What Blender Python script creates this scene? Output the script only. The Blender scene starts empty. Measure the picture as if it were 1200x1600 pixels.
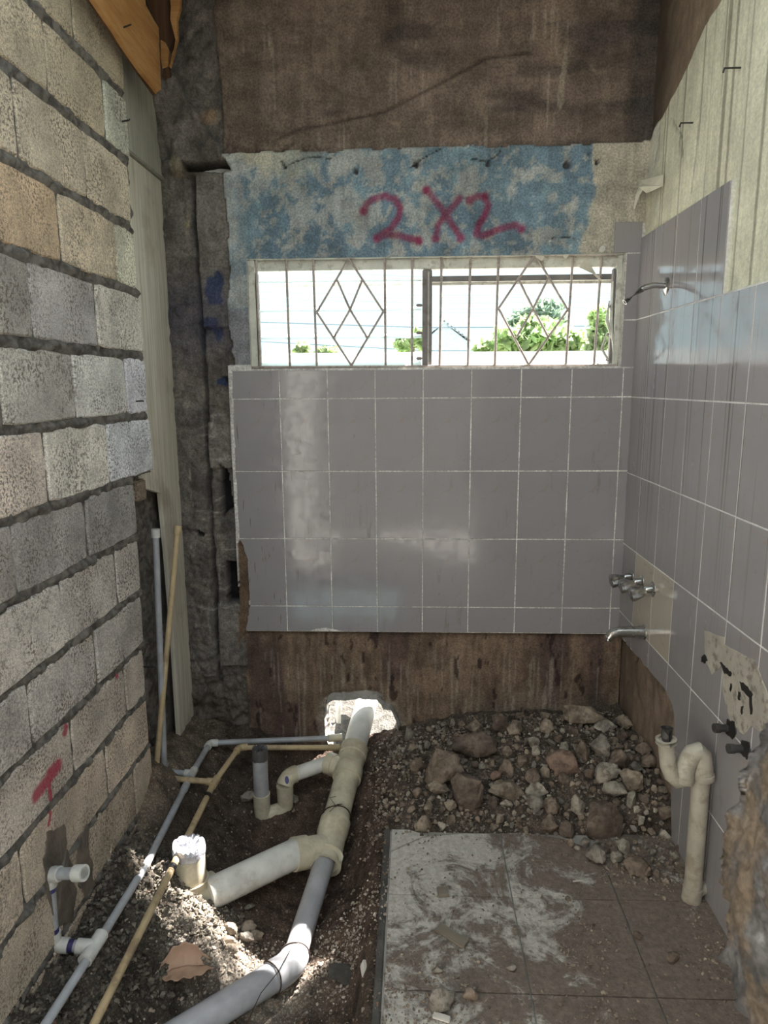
import bpy, bmesh, math, random
import numpy as np
from mathutils import Vector, Matrix
random.seed(7); rs = np.random.RandomState(11)
scn = bpy.context.scene; C = scn.collection

# ------------------------------------------------------------------ camera
FPX = 1070.0
CAM = np.array([0.0, 0.0, 1.57])
_d = np.array([46.0, 198.0, -FPX]); _d /= np.linalg.norm(_d)
_z = -np.array([40.0, -5782.0, -FPX]); _z -= _z.dot(_d)*_d; _z /= np.linalg.norm(_z)
_x = np.cross(_d, _z)
RW = np.array([_x, _d, _z])                    # camera frame -> world frame
cd = bpy.data.cameras.new('camera'); cam = bpy.data.objects.new('camera', cd); C.objects.link(cam)
cd.sensor_fit = 'VERTICAL'; cd.sensor_height = 36.0; cd.lens = FPX/1600*36
cd.clip_start = 0.05; cd.clip_end = 500
m3 = Matrix([list(RW[0]), list(RW[1]), list(RW[2])])
cam.matrix_world = Matrix.Translation(Vector(CAM)) @ m3.to_4x4()
cd.dof.use_dof = True; cd.dof.focus_distance = 2.6; cd.dof.aperture_fstop = 9.0
scn.camera = cam

# ------------------------------------------------------------------ world, sun, exposure
SKY = 0.80; SUN_E = 13.5
SUN_V = Vector((0.53, 0.545, 1.0)).normalized()          # towards the sun
w = bpy.data.worlds.new('world'); scn.world = w; w.use_nodes = True
nt = w.node_tree; nt.nodes.clear()
tc = nt.nodes.new('ShaderNodeTexCoord'); sp = nt.nodes.new('ShaderNodeSeparateXYZ')
rp = nt.nodes.new('ShaderNodeValToRGB'); bg = nt.nodes.new('ShaderNodeBackground'); wo = nt.nodes.new('ShaderNodeOutputWorld')
ns = nt.nodes.new('ShaderNodeTexNoise'); ns.inputs['Scale'].default_value = 2.2; ns.inputs['Detail'].default_value = 5
mx = nt.nodes.new('ShaderNodeMix'); mx.data_type = 'RGBA'
mr = nt.nodes.new('ShaderNodeMapRange'); mr.inputs['From Min'].default_value = .42; mr.inputs['From Max'].default_value = .62
nt.links.new(tc.outputs['Generated'], sp.inputs[0]); nt.links.new(sp.outputs['Z'], rp.inputs[0])
nt.links.new(tc.outputs['Generated'], ns.inputs['Vector']); nt.links.new(ns.outputs[0], mr.inputs[0])
rp.color_ramp.elements[0].position = 0.0; rp.color_ramp.elements[0].color = (.44, .63, .65, 1)
rp.color_ramp.elements[1].position = 0.6; rp.color_ramp.elements[1].color = (.66, .74, .92, 1)
nt.links.new(mr.outputs[0], mx.inputs['Factor']); nt.links.new(rp.outputs[0], mx.inputs['A']); mx.inputs['B'].default_value = (.54, .70, .73, 1)
nt.links.new(mx.outputs['Result'], bg.inputs['Color']); bg.inputs['Strength'].default_value = SKY
nt.links.new(bg.outputs[0], wo.inputs[0])
sd = bpy.data.lights.new('sun', 'SUN'); so = bpy.data.objects.new('sun', sd); C.objects.link(so)
sd.energy = SUN_E; sd.angle = math.radians(0.6); sd.color = (1.0, .95, .91)
so.rotation_euler = SUN_V.to_track_quat('Z', 'Y').to_euler(); so.location = (6, 6, 12)
scn.view_settings.view_transform = 'Standard'; scn.view_settings.look = 'None'
scn.view_settings.gamma = 1; scn.view_settings.use_curve_mapping = False
scn.view_settings.exposure = 1.62

# ------------------------------------------------------------------ pixel -> place in the room
def _ray(px, py): return RW @ np.array([px-600.0, 800.0-py, -FPX])
def onX(px, py, X): r = _ray(px, py); return CAM + r*(X/r[0])
def onY(px, py, Y): r = _ray(px, py); return CAM + r*(Y/r[1])
def onZ(px, py, Z): r = _ray(px, py); return CAM + r*((Z-CAM[2])/r[2])

YB = 2.93; XR = 0.91; XL = -0.985

# ------------------------------------------------------------------ noise
def _vn(x, y, seed):
    xi = np.floor(x).astype(np.int64); yi = np.floor(y).astype(np.int64)
    fx = x-xi; fy = y-yi; fx = fx*fx*(3-2*fx); fy = fy*fy*(3-2*fy)
    def h(a, b):
        n = (a*374761393 + b*668265263 + seed*982451653) & 0xffffffff
        n = ((n ^ (n >> 13))*1274126177) & 0xffffffff
        return ((n ^ (n >> 16)) & 0xffff)/65535.0
    return (h(xi, yi)*(1-fx)+h(xi+1, yi)*fx)*(1-fy)+(h(xi, yi+1)*(1-fx)+h(xi+1, yi+1)*fx)*fy
def fbm(x, y, sc, octv=4, seed=0, rough=.5):
    x = np.asarray(x, float); y = np.asarray(y, float); t = 0; a = 1; s = 0
    for o in range(octv):
        t = t+a*_vn(x*sc*2**o+13.7*o, y*sc*2**o+7.1*o, seed+o); s += a; a *= rough
    return t/s                                   # about 0..1
def sst(a, b, x):
    t = np.clip((x-a)/(b-a), 0, 1); return t*t*(3-2*t)
def lerp(a, b, t): return a*(1-t)+b*t

# ------------------------------------------------------------------ objects
def tag(o, label=None, cat=None, group=None, kind=None):
    if label: o['label'] = label
    if cat: o['category'] = cat
    if group: o['group'] = group
    if kind: o['kind'] = kind
    return o
def link(name, me, mat=None, parent=None):
    o = bpy.data.objects.new(name, me); C.objects.link(o)
    if mat is not None and me is not None and len(me.materials) == 0: me.materials.append(mat)
    if parent is not None:
        o.parent = parent; o.matrix_parent_inverse = parent.matrix_basis.inverted()
    return o
def empty(name, loc):
    o = bpy.data.objects.new(name, None); C.objects.link(o); o.location = tuple(loc); o.empty_display_size = .05
    o.matrix_basis = Matrix.Translation(Vector(tuple(map(float, loc))))
    return o
def mesh(name, V, F, smooth=True):
    me = bpy.data.meshes.new(name); me.from_pydata([tuple(map(float, v)) for v in V], [], [tuple(f) for f in F]); me.update()
    if smooth: me.polygons.foreach_set('use_smooth', [True]*len(me.polygons))
    return me
def grid_mesh(name, P, keep=None, cols=None, mask=None):
    """P: (n,m,3) points; keep: (n-1,m-1) bool; cols: (n,m,3); mask: (n,m)"""
    n, m, _ = P.shape; idx = np.arange(n*m).reshape(n, m)
    q = np.stack([idx[:-1, :-1], idx[1:, :-1], idx[1:, 1:], idx[:-1, 1:]], -1)
    q = q[keep] if keep is not None else q.reshape(-1, 4)
    me = bpy.data.meshes.new(name)
    me.vertices.add(n*m); me.vertices.foreach_set('co', P.reshape(-1).astype(np.float32))
    me.loops.add(q.size); me.loops.foreach_set('vertex_index', q.reshape(-1).astype(np.int32))
    me.polygons.add(len(q)); me.polygons.foreach_set('loop_start', np.arange(0, q.size, 4, dtype=np.int32))
    me.polygons.foreach_set('loop_total', np.full(len(q), 4, dtype=np.int32))
    me.update(calc_edges=True); me.validate()
    me.polygons.foreach_set('use_smooth', [True]*len(me.polygons))
    if cols is not None:
        a = me.attributes.new('tint', 'FLOAT_COLOR', 'POINT')
        c = np.ones((n*m, 4), np.float32); c[:, :3] = np.clip(cols.reshape(-1, 3), 0, 1)
        a.data.foreach_set('color', c.reshape(-1))
    if mask is not None:
        a = me.attributes.new('mask', 'FLOAT', 'POINT'); a.data.foreach_set('value', mask.reshape(-1).astype(np.float32))
    return me

class MB:
    def __init__(s): s.V = []; s.F = []
    def add(s, V, F):
        k = len(s.V); s.V += [tuple(v) for v in V]; s.F += [tuple(i+k for i in f) for f in F]; return s
    def box(s, a, b, rot=None, bev=0.0):
        a = Vector(a); b = Vector(b); c = (a+b)/2; h = (b-a)/2
        if bev:
            V = []; F = []
            bm = bmesh.new(); bmesh.ops.create_cube(bm, size=1)
            for v in bm.verts: v.co = Vector((v.co.x*2*h.x, v.co.y*2*h.y, v.co.z*2*h.z))
            bmesh.ops.bevel(bm, geom=list(bm.edges), offset=bev, segments=2, affect='EDGES')
            bm.verts.ensure_lookup_table()
            V = [v.co.copy() for v in bm.verts]; F = [[v.index for v in f.verts] for f in bm.faces]; bm.free()
        else:
            V = [Vector((sx*h.x, sy*h.y, sz*h.z)) for sz in (-1, 1) for sy in (-1, 1) for sx in (-1, 1)]
            F = [(0, 2, 3, 1), (4, 5, 7, 6), (0, 1, 5, 4), (2, 6, 7, 3), (0, 4, 6, 2), (1, 3, 7, 5)]
        if rot: V = [rot @ v for v in V]
        return s.add([v+c for v in V], F)
    def sweep(s, pts, rad, n=16, caps=True):
        P = [np.array(p, float) for p in pts]
        if np.isscalar(rad): rad = [rad]*len(P)
        m = len(P); T = []
        for i in range(m):
            j = i; k = i
            while k < m-1 and np.linalg.norm(P[k]-P[i]) < 1e-6: k += 1
            while j > 0 and np.linalg.norm(P[j]-P[i]) < 1e-6: j -= 1
            a = P[k]-P[i]; b = P[i]-P[j]
            la = np.linalg.norm(a); lb = np.linalg.norm(b)
            t = (a/la if la > 1e-6 else 0)+(b/lb if lb > 1e-6 else 0)
            if np.linalg.norm(t) < 1e-6: t = a if la > 1e-6 else b
            T.append(t/np.linalg.norm(t))
        u = np.cross(T[0], [0, 0, 1.0])
        if np.linalg.norm(u) < .1: u = np.cross(T[0], [1.0, 0, 0])
        u /= np.linalg.norm(u); V = []
        for i in range(m):
            u = u-u.dot(T[i])*T[i]; u /= np.linalg.norm(u); v = np.cross(T[i], u)
            for k in range(n):
                a = 2*math.pi*k/n; V.append(P[i]+rad[i]*(math.cos(a)*u+math.sin(a)*v))
        F = [(i*n+k, i*n+(k+1) % n, (i+1)*n+(k+1) % n, (i+1)*n+k) for i in range(m-1) for k in range(n)]
        if caps: F += [tuple(range(n-1, -1, -1)), tuple(range((m-1)*n, m*n))]
        return s.add(V, F)
    def build(s, name, mat, parent=None, smooth=True, auto=True):
        me = mesh(name, s.V, s.F, smooth)
        bm = bmesh.new(); bm.from_mesh(me); bmesh.ops.recalc_face_normals(bm, faces=bm.faces)
        if smooth and auto:
            for e in bm.edges:
                if len(e.link_faces) == 2 and e.calc_face_angle(0) > math.radians(38): e.smooth = False
        bm.to_mesh(me); bm.free()
        return link(name, me, mat, parent)
def arc(a, b, c, r, n=6):
    """points rounding the corner b between a and c"""
    a, b, c = [np.array(p, float) for p in (a, b, c)]
    u = (a-b)/np.linalg.norm(a-b); v = (c-b)/np.linalg.norm(c-b)
    ang = math.acos(np.clip(u.dot(v), -1, 1)); t = min(r/math.tan(ang/2), .49*np.linalg.norm(a-b), .49*np.linalg.norm(c-b))
    p0 = b+u*t; p1 = b+v*t
    return [(1-s)**2*p0+2*s*(1-s)*b+s*s*p1 for s in np.linspace(0, 1, n)]
def toward(a, b, d):
    a = np.array(a, float); b = np.array(b, float); return a+(b-a)/np.linalg.norm(b-a)*d
# ------------------------------------------------------------------ materials
class NT:
    def __init__(s, name):
        s.m = bpy.data.materials.new(name); s.m.use_nodes = True; s.t = s.m.node_tree; s.t.nodes.clear()
        s.out = s.new('ShaderNodeOutputMaterial'); s.co = s.new('ShaderNodeTexCoord').outputs['Object']
    def new(s, k): return s.t.nodes.new(k)
    def L(s, a, b):
        if isinstance(a, bpy.types.NodeSocket): s.t.links.new(a, b)
        elif isinstance(a, (tuple, list)) and len(a) == 3 and len(b.default_value) == 4: b.default_value = (*a, 1)
        else: b.default_value = a
    def mapping(s, sc, vec=None, loc=(0, 0, 0)):
        n = s.new('ShaderNodeMapping'); n.inputs['Scale'].default_value = sc; n.inputs['Location'].default_value = loc
        s.L(vec or s.co, n.inputs[0]); return n.outputs[0]
    def noise(s, sc, det=4, rough=.55, vec=None, dist=0):
        n = s.new('ShaderNodeTexNoise'); n.inputs['Scale'].default_value = sc; n.inputs['Detail'].default_value = det
        n.inputs['Roughness'].default_value = rough; n.inputs['Distortion'].default_value = dist; s.L(vec or s.co, n.inputs['Vector']); return n.outputs[0]
    def vor(s, sc, feat='F1', vec=None, out='Distance', rnd=1):
        n = s.new('ShaderNodeTexVoronoi'); n.feature = feat; n.inputs['Scale'].default_value = sc; n.inputs['Randomness'].default_value = rnd
        s.L(vec or s.co, n.inputs['Vector']); return n.outputs[out]
    def ramp(s, f, a, b, lo=0., hi=1.):
        n = s.new('ShaderNodeMapRange'); n.interpolation_type = 'SMOOTHSTEP'
        n.inputs['From Min'].default_value = a; n.inputs['From Max'].default_value = b
        n.inputs['To Min'].default_value = lo; n.inputs['To Max'].default_value = hi; s.L(f, n.inputs[0]); return n.outputs[0]
    def mix(s, f, a, b, mode='MIX'):
        n = s.new('ShaderNodeMix'); n.data_type = 'RGBA'; n.blend_type = mode
        s.L(f, n.inputs['Factor']); s.L(a, n.inputs['A']); s.L(b, n.inputs['B']); return n.outputs['Result']
    def math(s, op, a, b=0., c=0.):
        n = s.new('ShaderNodeMath'); n.operation = op; s.L(a, n.inputs[0]); s.L(b, n.inputs[1]); s.L(c, n.inputs[2]); return n.outputs[0]
    def attr(s, name, out='Color'):
        n = s.new('ShaderNodeAttribute'); n.attribute_name = name; return n.outputs[out]
    def info(s, out): return s.new('ShaderNodeObjectInfo').outputs[out]
    def pos(s): return s.new('ShaderNodeNewGeometry').outputs['Position']
    def bump(s, h, st=.5, d=.01, prev=None):
        n = s.new('ShaderNodeBump'); n.inputs['Strength'].default_value = st; n.inputs['Distance'].default_value = d
        s.L(h, n.inputs['Height'])
        if prev is not None: s.L(prev, n.inputs['Normal'])
        return n.outputs[0]
    def fin(s, col, rough=.8, normal=None, metal=0., spec=.5, trans=None, **kw):
        b = s.new('ShaderNodeBsdfPrincipled'); s.L(col, b.inputs['Base Color']); s.L(rough, b.inputs['Roughness'])
        s.L(metal, b.inputs['Metallic']); b.inputs['Specular IOR Level'].default_value = spec
        if normal is not None: s.L(normal, b.inputs['Normal'])
        for k, v in kw.items(): s.L(v, b.inputs[k.replace('_', ' ')])
        o = b.outputs[0]
        if trans is not None:
            t = s.new('ShaderNodeBsdfTranslucent'); s.L(trans[1], t.inputs[0]); m = s.new('ShaderNodeMixShader')
            m.inputs[0].default_value = trans[0]; s.t.links.new(o, m.inputs[1]); s.t.links.new(t.outputs[0], m.inputs[2]); o = m.outputs[0]
        s.t.links.new(o, s.out.inputs[0]); return s.m
M = {}
def scale_col(n, col, fac): return n.mix(1.0, col, n.comb(fac), 'MULTIPLY')
def _comb(s, f):
    c = s.new('ShaderNodeCombineColor'); [s.L(f, c.inputs[i]) for i in range(3)]; return c.outputs[0]
NT.comb = _comb
def rough_wall(name, va=1., bs=.55):
    n = NT(name); col = n.attr('tint'); p = n.pos()
    v1 = n.ramp(n.noise(9, 6, .65, p), .3, .7, 1-.28*va, 1+.28*va); v2 = n.ramp(n.noise(130, 3, .6, p), .3, .7, 1-.28*va, 1+.28*va)
    col = scale_col(n, scale_col(n, col, v1), v2)
    st = n.noise(1, 4, .6, n.mapping((45, 45, 2.5), p)); col = scale_col(n, col, n.ramp(st, .3, .7, .92, 1.08))
    h = n.math('ADD', n.noise(60, 8, .7, p), n.math('MULTIPLY', n.noise(260, 3, .6, p), .35))
    return n.fin(col, .88, n.bump(h, bs, .008), spec=.25)
M['wall'] = rough_wall('rough_plaster'); M['wall_smooth'] = rough_wall('painted_plaster', .4, .15)
def soil_mat():
    n = NT('soil'); col = n.attr('tint'); p = n.pos()
    col = scale_col(n, col, n.ramp(n.noise(14, 6, .65, p), .3, .7, .55, 1.45)); col = scale_col(n, col, n.ramp(n.vor(150, vec=p), .0, .6, 1.3, .6))
    h = n.math('ADD', n.noise(45, 8, .72, p), n.math('MULTIPLY', n.vor(90, vec=p), .5))
    return n.fin(col, .95, n.bump(h, .8, .014), spec=.15)
M['soil'] = soil_mat()
def block_mat(paint):
    n = NT('block'); p = n.pos(); base = n.info('Color')
    f = n.noise(120, 3, .6, p); g = n.noise(300, 2, .6, p)
    pits = n.math('MULTIPLY', n.ramp(f, .48, .60), n.ramp(n.noise(7, 4, .6, p), .35, .65, .25, 1.0))
    col = scale_col(n, base, n.ramp(n.noise(5, 6, .7, p), .3, .7, .72, 1.25))
    col = scale_col(n, col, n.ramp(g, .35, .65, .72, 1.25))
    col = n.mix(n.math('MULTIPLY', pits, .85), col, (.15, .11, .08))
    if paint:
        s = n.new('ShaderNodeSeparateXYZ'); n.L(p, s.inputs[0]); y, z = s.outputs['Y'], s.outputs['Z']; tot = None
        for (a, b, r) in paint:
            ay, az = a[1], a[2]; dy, dz = b[1]-ay, b[2]-az; l2 = max(dy*dy+dz*dz, 1e-6)
            ry = n.math('SUBTRACT', y, ay); rz = n.math('SUBTRACT', z, az)
            t = n.math('DIVIDE', n.math('ADD', n.math('MULTIPLY', ry, dy), n.math('MULTIPLY', rz, dz)), l2)
            c = n.new('ShaderNodeClamp'); n.L(t, c.inputs[0]); t = c.outputs[0]
            ey = n.math('SUBTRACT', ry, n.math('MULTIPLY', t, dy)); ez = n.math('SUBTRACT', rz, n.math('MULTIPLY', t, dz))
            dd = n.math('SQRT', n.math('ADD', n.math('MULTIPLY', ey, ey), n.math('MULTIPLY', ez, ez)))
            mm = n.ramp(n.math('ADD', dd, n.math('MULTIPLY', n.math('SUBTRACT', n.noise(90, 3, .6, p), .5), .012)), r*.5, r*1.25, 1, 0)
            tot = mm if tot is None else n.math('MAXIMUM', tot, mm)
        col = n.mix(n.math('MULTIPLY', tot, .85), col, (.42, .04, .08))
    h = n.math('ADD', n.math('MULTIPLY', f, .8), g)
    return n.fin(col, .92, n.bump(h, .75, .006), spec=.2)
def mortar_mat():
    n = NT('mortar'); p = n.pos(); col = n.mix(n.ramp(n.noise(30, 5, .6, p), .35, .65), (.10, .092, .08), (.235, .215, .185))
    return n.fin(col, .95, n.bump(n.noise(70, 7, .7, p), .8, .01), spec=.15)
M['mortar'] = mortar_mat()
def tile_mat(name, wear=0.5, drips=0.0, warm=0.0):
    n = NT(name); p = n.pos(); o = n.co
    base = n.mix(n.noise(7, 3, .5, o), (.265, .25, .255), (.325, .307, .312))
    if warm: base = n.mix(warm, base, (.50, .45, .35))
    wv = n.mapping((1, 1, 1), o); nv = n.new('ShaderNodeVectorMath'); nv.operation = 'ADD'
    nz = n.new('ShaderNodeTexNoise'); nz.inputs['Scale'].default_value = 14; nz.inputs['Detail'].default_value = 5; n.L(o, nz.inputs['Vector'])
    sc = n.new('ShaderNodeVectorMath'); sc.operation = 'SCALE'; sc.inputs['Scale'].default_value = .09; n.t.links.new(nz.outputs['Color'], sc.inputs[0])
    n.L(wv, nv.inputs[0]); n.t.links.new(sc.outputs[0], nv.inputs[1])
    vein = n.ramp(n.vor(9, 'DISTANCE_TO_EDGE', nv.outputs[0]), .0, .02, 1, 0)
    vein = n.math('MULTIPLY', vein, n.ramp(n.noise(12, 3, .5, o), .47, .62))
    col = n.mix(n.math('MULTIPLY', vein, .8), base, (.30, .24, .215))
    sm = n.noise(1, 5, .65, n.mapping((40, 40, 4.5), p)); msk = n.ramp(n.noise(3.2, 4, .6, p), .45, .75)
    smudge = n.math('MULTIPLY', n.ramp(sm, .56, .68), msk)
    col = n.mix(n.math('MULTIPLY', smudge, wear), col, (.13, .105, .085))
    sp = n.ramp(n.noise(45, 4, .6, p), .70, .76); col = n.mix(n.math('MULTIPLY', sp, .55*wear), col, (.10, .08, .06))
    if not drips:
        s0 = n.new('ShaderNodeSeparateXYZ'); n.L(p, s0.inputs[0]); lm = n.ramp(s0.outputs['X'], -.35, -.70, .12, 1)
        mp = n.new('ShaderNodeMapping'); mp.inputs['Scale'].default_value = (110, 1, 9); mp.inputs['Rotation'].default_value = (0, .10, 0); n.L(p, mp.inputs[0])
        sc_ = n.math('MULTIPLY', n.ramp(n.noise(1, 2, .5, mp.outputs[0]), .67, .70), lm); col = n.mix(n.math('MULTIPLY', sc_, .8), col, (.10, .085, .07))
    if drips:
        d = n.ramp(n.noise(1, 2, .5, n.mapping((1, 70, .35), p)), .66, .68)
        d2 = n.ramp(n.noise(1, 3, .5, n.mapping((1, 95, .6), p, (0, 3, 0))), .64, .67)
        s = n.new('ShaderNodeSeparateXYZ'); n.L(p, s.inputs[0]); up = n.ramp(s.outputs['Z'], .7, 1.7, .1, 1)
        d = n.math('MULTIPLY', n.math('MAXIMUM', d, n.math('MULTIPLY', d2, .8)), n.math('MULTIPLY', up, drips))
        col = n.mix(d, col, (.09, .075, .06))
    ro = n.ramp(n.noise(30, 4, .6, p), .3, .8, .05, .22)
    return n.fin(col, n.math('ADD', ro, n.math('MULTIPLY', smudge, .4)), n.bump(n.noise(16, 2, .5, p), .04, .01), spec=.55)
M['tile_back'] = tile_mat('back_tile', .75)
M['tile_right'] = tile_mat('right_tile', .55, .85)
M['tile_warm'] = tile_mat('warm_tile', .6, 0, .75)
def simple(name, c, rough=.5, metal=0., bsc=0, bst=.3, var=.15, dirt=0., dcol=(.10, .07, .05), spec=.5, dsc=9, dth=.5):
    n = NT(name); p = n.co; col = scale_col(n, n.mix(0, c, c), n.ramp(n.noise(12, 4, .6, p), .3, .7, 1-var, 1+var)); r = rough
    if dirt:
        m = n.math('MULTIPLY', n.ramp(n.noise(dsc, 6, .7, p), dth, dth+.14), dirt); col = n.mix(m, col, dcol); r = n.math('ADD', n.math('MULTIPLY', m, .35), rough)
    nm = n.bump(n.noise(bsc, 5, .6, p), bst, .004) if bsc else None
    return n.fin(col, r, nm, metal, spec)
M['pvc'] = simple('white_pvc', (.66, .655, .60), .32, dirt=.42, dcol=(.33, .26, .18), dth=.52, bsc=60, bst=.05)
M['pvc_cream'] = simple('cream_pvc', (.60, .55, .41), .36, dirt=.4, dcol=(.30, .22, .13), dth=.5)
M['pvc_grey'] = simple('grey_pvc', (.40, .41, .42), .35, dirt=.4, dcol=(.22, .19, .16))
M['pvc_big_grey'] = simple('grey_drain_pvc', (.40, .40, .415), .33, dirt=.35, dcol=(.22, .19, .17), dth=.55)
M['cpvc'] = simple('tan_cpvc', (.50, .385, .22), .4, dirt=.6, dcol=(.20, .13, .08))
M['glue'] = simple('purple_primer', (.045, .04, .16), .5, var=.4)
M['tape'] = simple('silver_tape', (.50, .51, .55), .26, .45, bsc=55, bst=.9)
M['duct'] = simple('dark_tape', (.09, .085, .085), .4, bsc=70, bst=.8)
M['wire'] = simple('rusty_wire', (.05, .03, .02), .7)
M['chrome'] = simple('worn_chrome', (.45, .44, .42), .22, .9, dirt=.55, dcol=(.12, .10, .08), dsc=25)
M['chrome_dark'] = simple('dark_chrome', (.10, .10, .10), .25, .8)
M['iron'] = simple('galvanised_stub', (.10, .095, .09), .55, .6, bsc=120)
M['black'] = simple('black_plastic_hole_shade', (.02, .018, .016), .5)
M['trap'] = simple('aged_white_trap', (.46, .43, .35), .38, dirt=.55, dcol=(.25, .19, .12), dsc=14, dth=.5)
M['bar'] = simple('grille_paint', (.42, .36, .32), .55, dirt=.5, dcol=(.16, .10, .07), dsc=40)
M['frame_white'] = simple('old_white_frame', (.60, .60, .52), .6, dirt=.55, dcol=(.25, .22, .17), dsc=25, bsc=60)
M['frame_grey'] = simple('grey_mullion', (.20, .18, .17), .6, dirt=.5, dcol=(.10, .07, .05), dsc=25)
M['rail_dark'] = simple('dark_rail', (.16, .155, .15), .6)
M['peel'] = simple('peeling_paint', (.62, .59, .47), .7, bsc=40)
M['outwhite'] = simple('white_parapet', (.80, .80, .78), .7, dirt=.4, dcol=(.40, .22, .15), dsc=6, dth=.6)
M['brick'] = simple('orange_brick', (.55, .22, .10), .85, bsc=60)
M['cable'] = simple('hazed_cable', (.16, .22, .26), .6)  # cable colour paled to blue grey to stand for distance haze
M['roofpale'] = simple('pale_metal_roof', (.45, .58, .62), .6)
M['housewall'] = simple('pale_house_wall', (.42, .52, .55), .8)
M['bark'] = simple('bark', (.16, .12, .08), .9, bsc=30)
def glass():
    n = NT('obscure_glass'); return n.fin((.86, .92, .92), .35, n.bump(n.noise(90, 2, .5), .3, .004), trans=(.55, (.80, .88, .88)))
M['glass'] = glass()
def leaf_mat(name, c):
    n = NT(name); col = scale_col(n, n.mix(n.info('Random'), c, c), n.ramp(n.noise(3, 3, .6), .3, .7, .6, 1.4))
    return n.fin(col, .5, trans=(.6, scale_col(n, col, 1.5)))
M['leaf'] = leaf_mat('hazed_leaves', (.30, .38, .19)); M['leaf_dark'] = leaf_mat('grey_green_leaves', (.21, .28, .20))  # bright leaf green lightened and greyed to carry distance haze
def rock_mat():
    n = NT('stone'); p = n.pos(); c = n.info('Color')
    col = scale_col(n, c, n.ramp(n.noise(18, 6, .65, p), .3, .7, .6, 1.35))
    up = n.new('ShaderNodeNewGeometry'); s = n.new('ShaderNodeSeparateXYZ'); n.L(up.outputs['Normal'], s.inputs[0])
    col = n.mix(n.math('MULTIPLY', n.ramp(n.noise(28, 5, .7, p), .48, .62), .55), col, (.075, .052, .038))
    return n.fin(col, .92, n.bump(n.noise(70, 7, .7, p), .7, .008), spec=.2)
M['rock'] = rock_mat()
def gravel_mat():
    n = NT('gravel'); p = n.pos(); col = n.attr('tint'); col = scale_col(n, col, n.ramp(n.noise(60, 4, .6, p), .3, .7, .7, 1.3))
    return n.fin(col, .92, n.bump(n.noise(160, 4, .6, p), .5, .004), spec=.2)
M['gravel'] = gravel_mat()
def floor_tile_mat():
    n = NT('muddy_floor_tile'); p = n.pos()
    base = n.mix(n.noise(6, 3, .5, p), (.58, .555, .50), (.72, .69, .62))
    wp = n.mapping((1, 1, 1), p)
    sm = n.noise(4.2, 8, .68, wp, 1.6); fine = n.noise(26, 6, .7, p, .8)
    s = n.new('ShaderNodeSeparateXYZ'); n.L(p, s.inputs[0])
    gx = n.ramp(s.outputs['X'], -.08, .75, -.10, .16); gy = n.ramp(s.outputs['Y'], 1.4, 2.1, .07, -.02)
    v = n.math('ADD', n.math('ADD', sm, n.math('MULTIPLY', n.math('SUBTRACT', fine, .5), .35)), n.math('ADD', gx, gy))
    mud = n.ramp(v, .42, .56, .10, .93)
    dark = n.mix(n.noise(20, 5, .7, p), (.10, .072, .057), (.27, .21, .165))
    scr = n.ramp(n.noise(1, 3, .6, n.mapping((30, 8, 1), p), 1.5), .66, .72)
    col = n.mix(mud, base, dark); col = n.mix(n.math('MULTIPLY', scr, .35), col, (.30, .27, .22))
    return n.fin(scale_col(n, col, n.ramp(n.noise(55, 5, .7, p), .35, .65, .8, 1.15)), n.ramp(mud, 0, 1, .35, .9), n.bump(n.math('ADD', mud, n.math('MULTIPLY', n.noise(50, 8, .75, p), 1.6)), .8, .007), spec=.3)
M['floor_tile'] = floor_tile_mat()
def wood(name, a, b, stretch=(60, 60, 2.2), stain=(.06, .05, .04), st=.5):
    n = NT(name); p = n.pos(); g = n.noise(1, 5, .65, n.mapping(stretch, p)); col = n.mix(n.ramp(g, .3, .7), a, b)
    col = n.mix(n.math('MULTIPLY', n.ramp(n.noise(4, 5, .6, p), .48, .72), st), col, stain)
    d = n.ramp(n.noise(1, 3, .6, n.mapping(tuple(v*2.2 for v in stretch), p)), .66, .72); col = n.mix(n.math('MULTIPLY', d, .6), col, stain)
    return n.fin(col, .8, n.bump(g, .3, .004), spec=.25)
M['ply'] = wood('weathered_plywood', (.56, .51, .40), (.76, .72, .61), (60, 60, 2.2), (.26, .21, .15), .55)
M['ply_orange'] = wood('orange_plywood', (.42, .20, .065), (.56, .31, .12), (6, 6, 60), (.16, .07, .03), .35)
M['dark_wood_gap'] = wood('dark_wood_and_gap', (.07, .035, .02), (.14, .07, .035))
M['panel_green'] = wood('grey_green_panel', (.34, .335, .27), (.46, .45, .38), (50, 50, 2), (.12, .12, .10), .4)
M['conc'] = simple('plain_concrete', (.32, .30, .27), .9, bsc=60, bst=.5)
M['conc_light'] = simple('pale_rendered_concrete', (.62, .60, .55), .9, bsc=60, bst=.4)
M['conc_dark'] = simple('broken_concrete', (.085, .08, .072), .95, bsc=90, bst=.9, var=.3)
def dry_leaf():
    n = NT('dry_leaf'); p = n.co; col = n.mix(n.noise(20, 4, .6, p), (.50, .30, .19), (.70, .50, .36)); return n.fin(col, .6, n.bump(n.noise(30, 4, .6, p), .5, .006), trans=(.2, (.6, .25, .1)))
M['dryleaf'] = dry_leaf()
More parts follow.
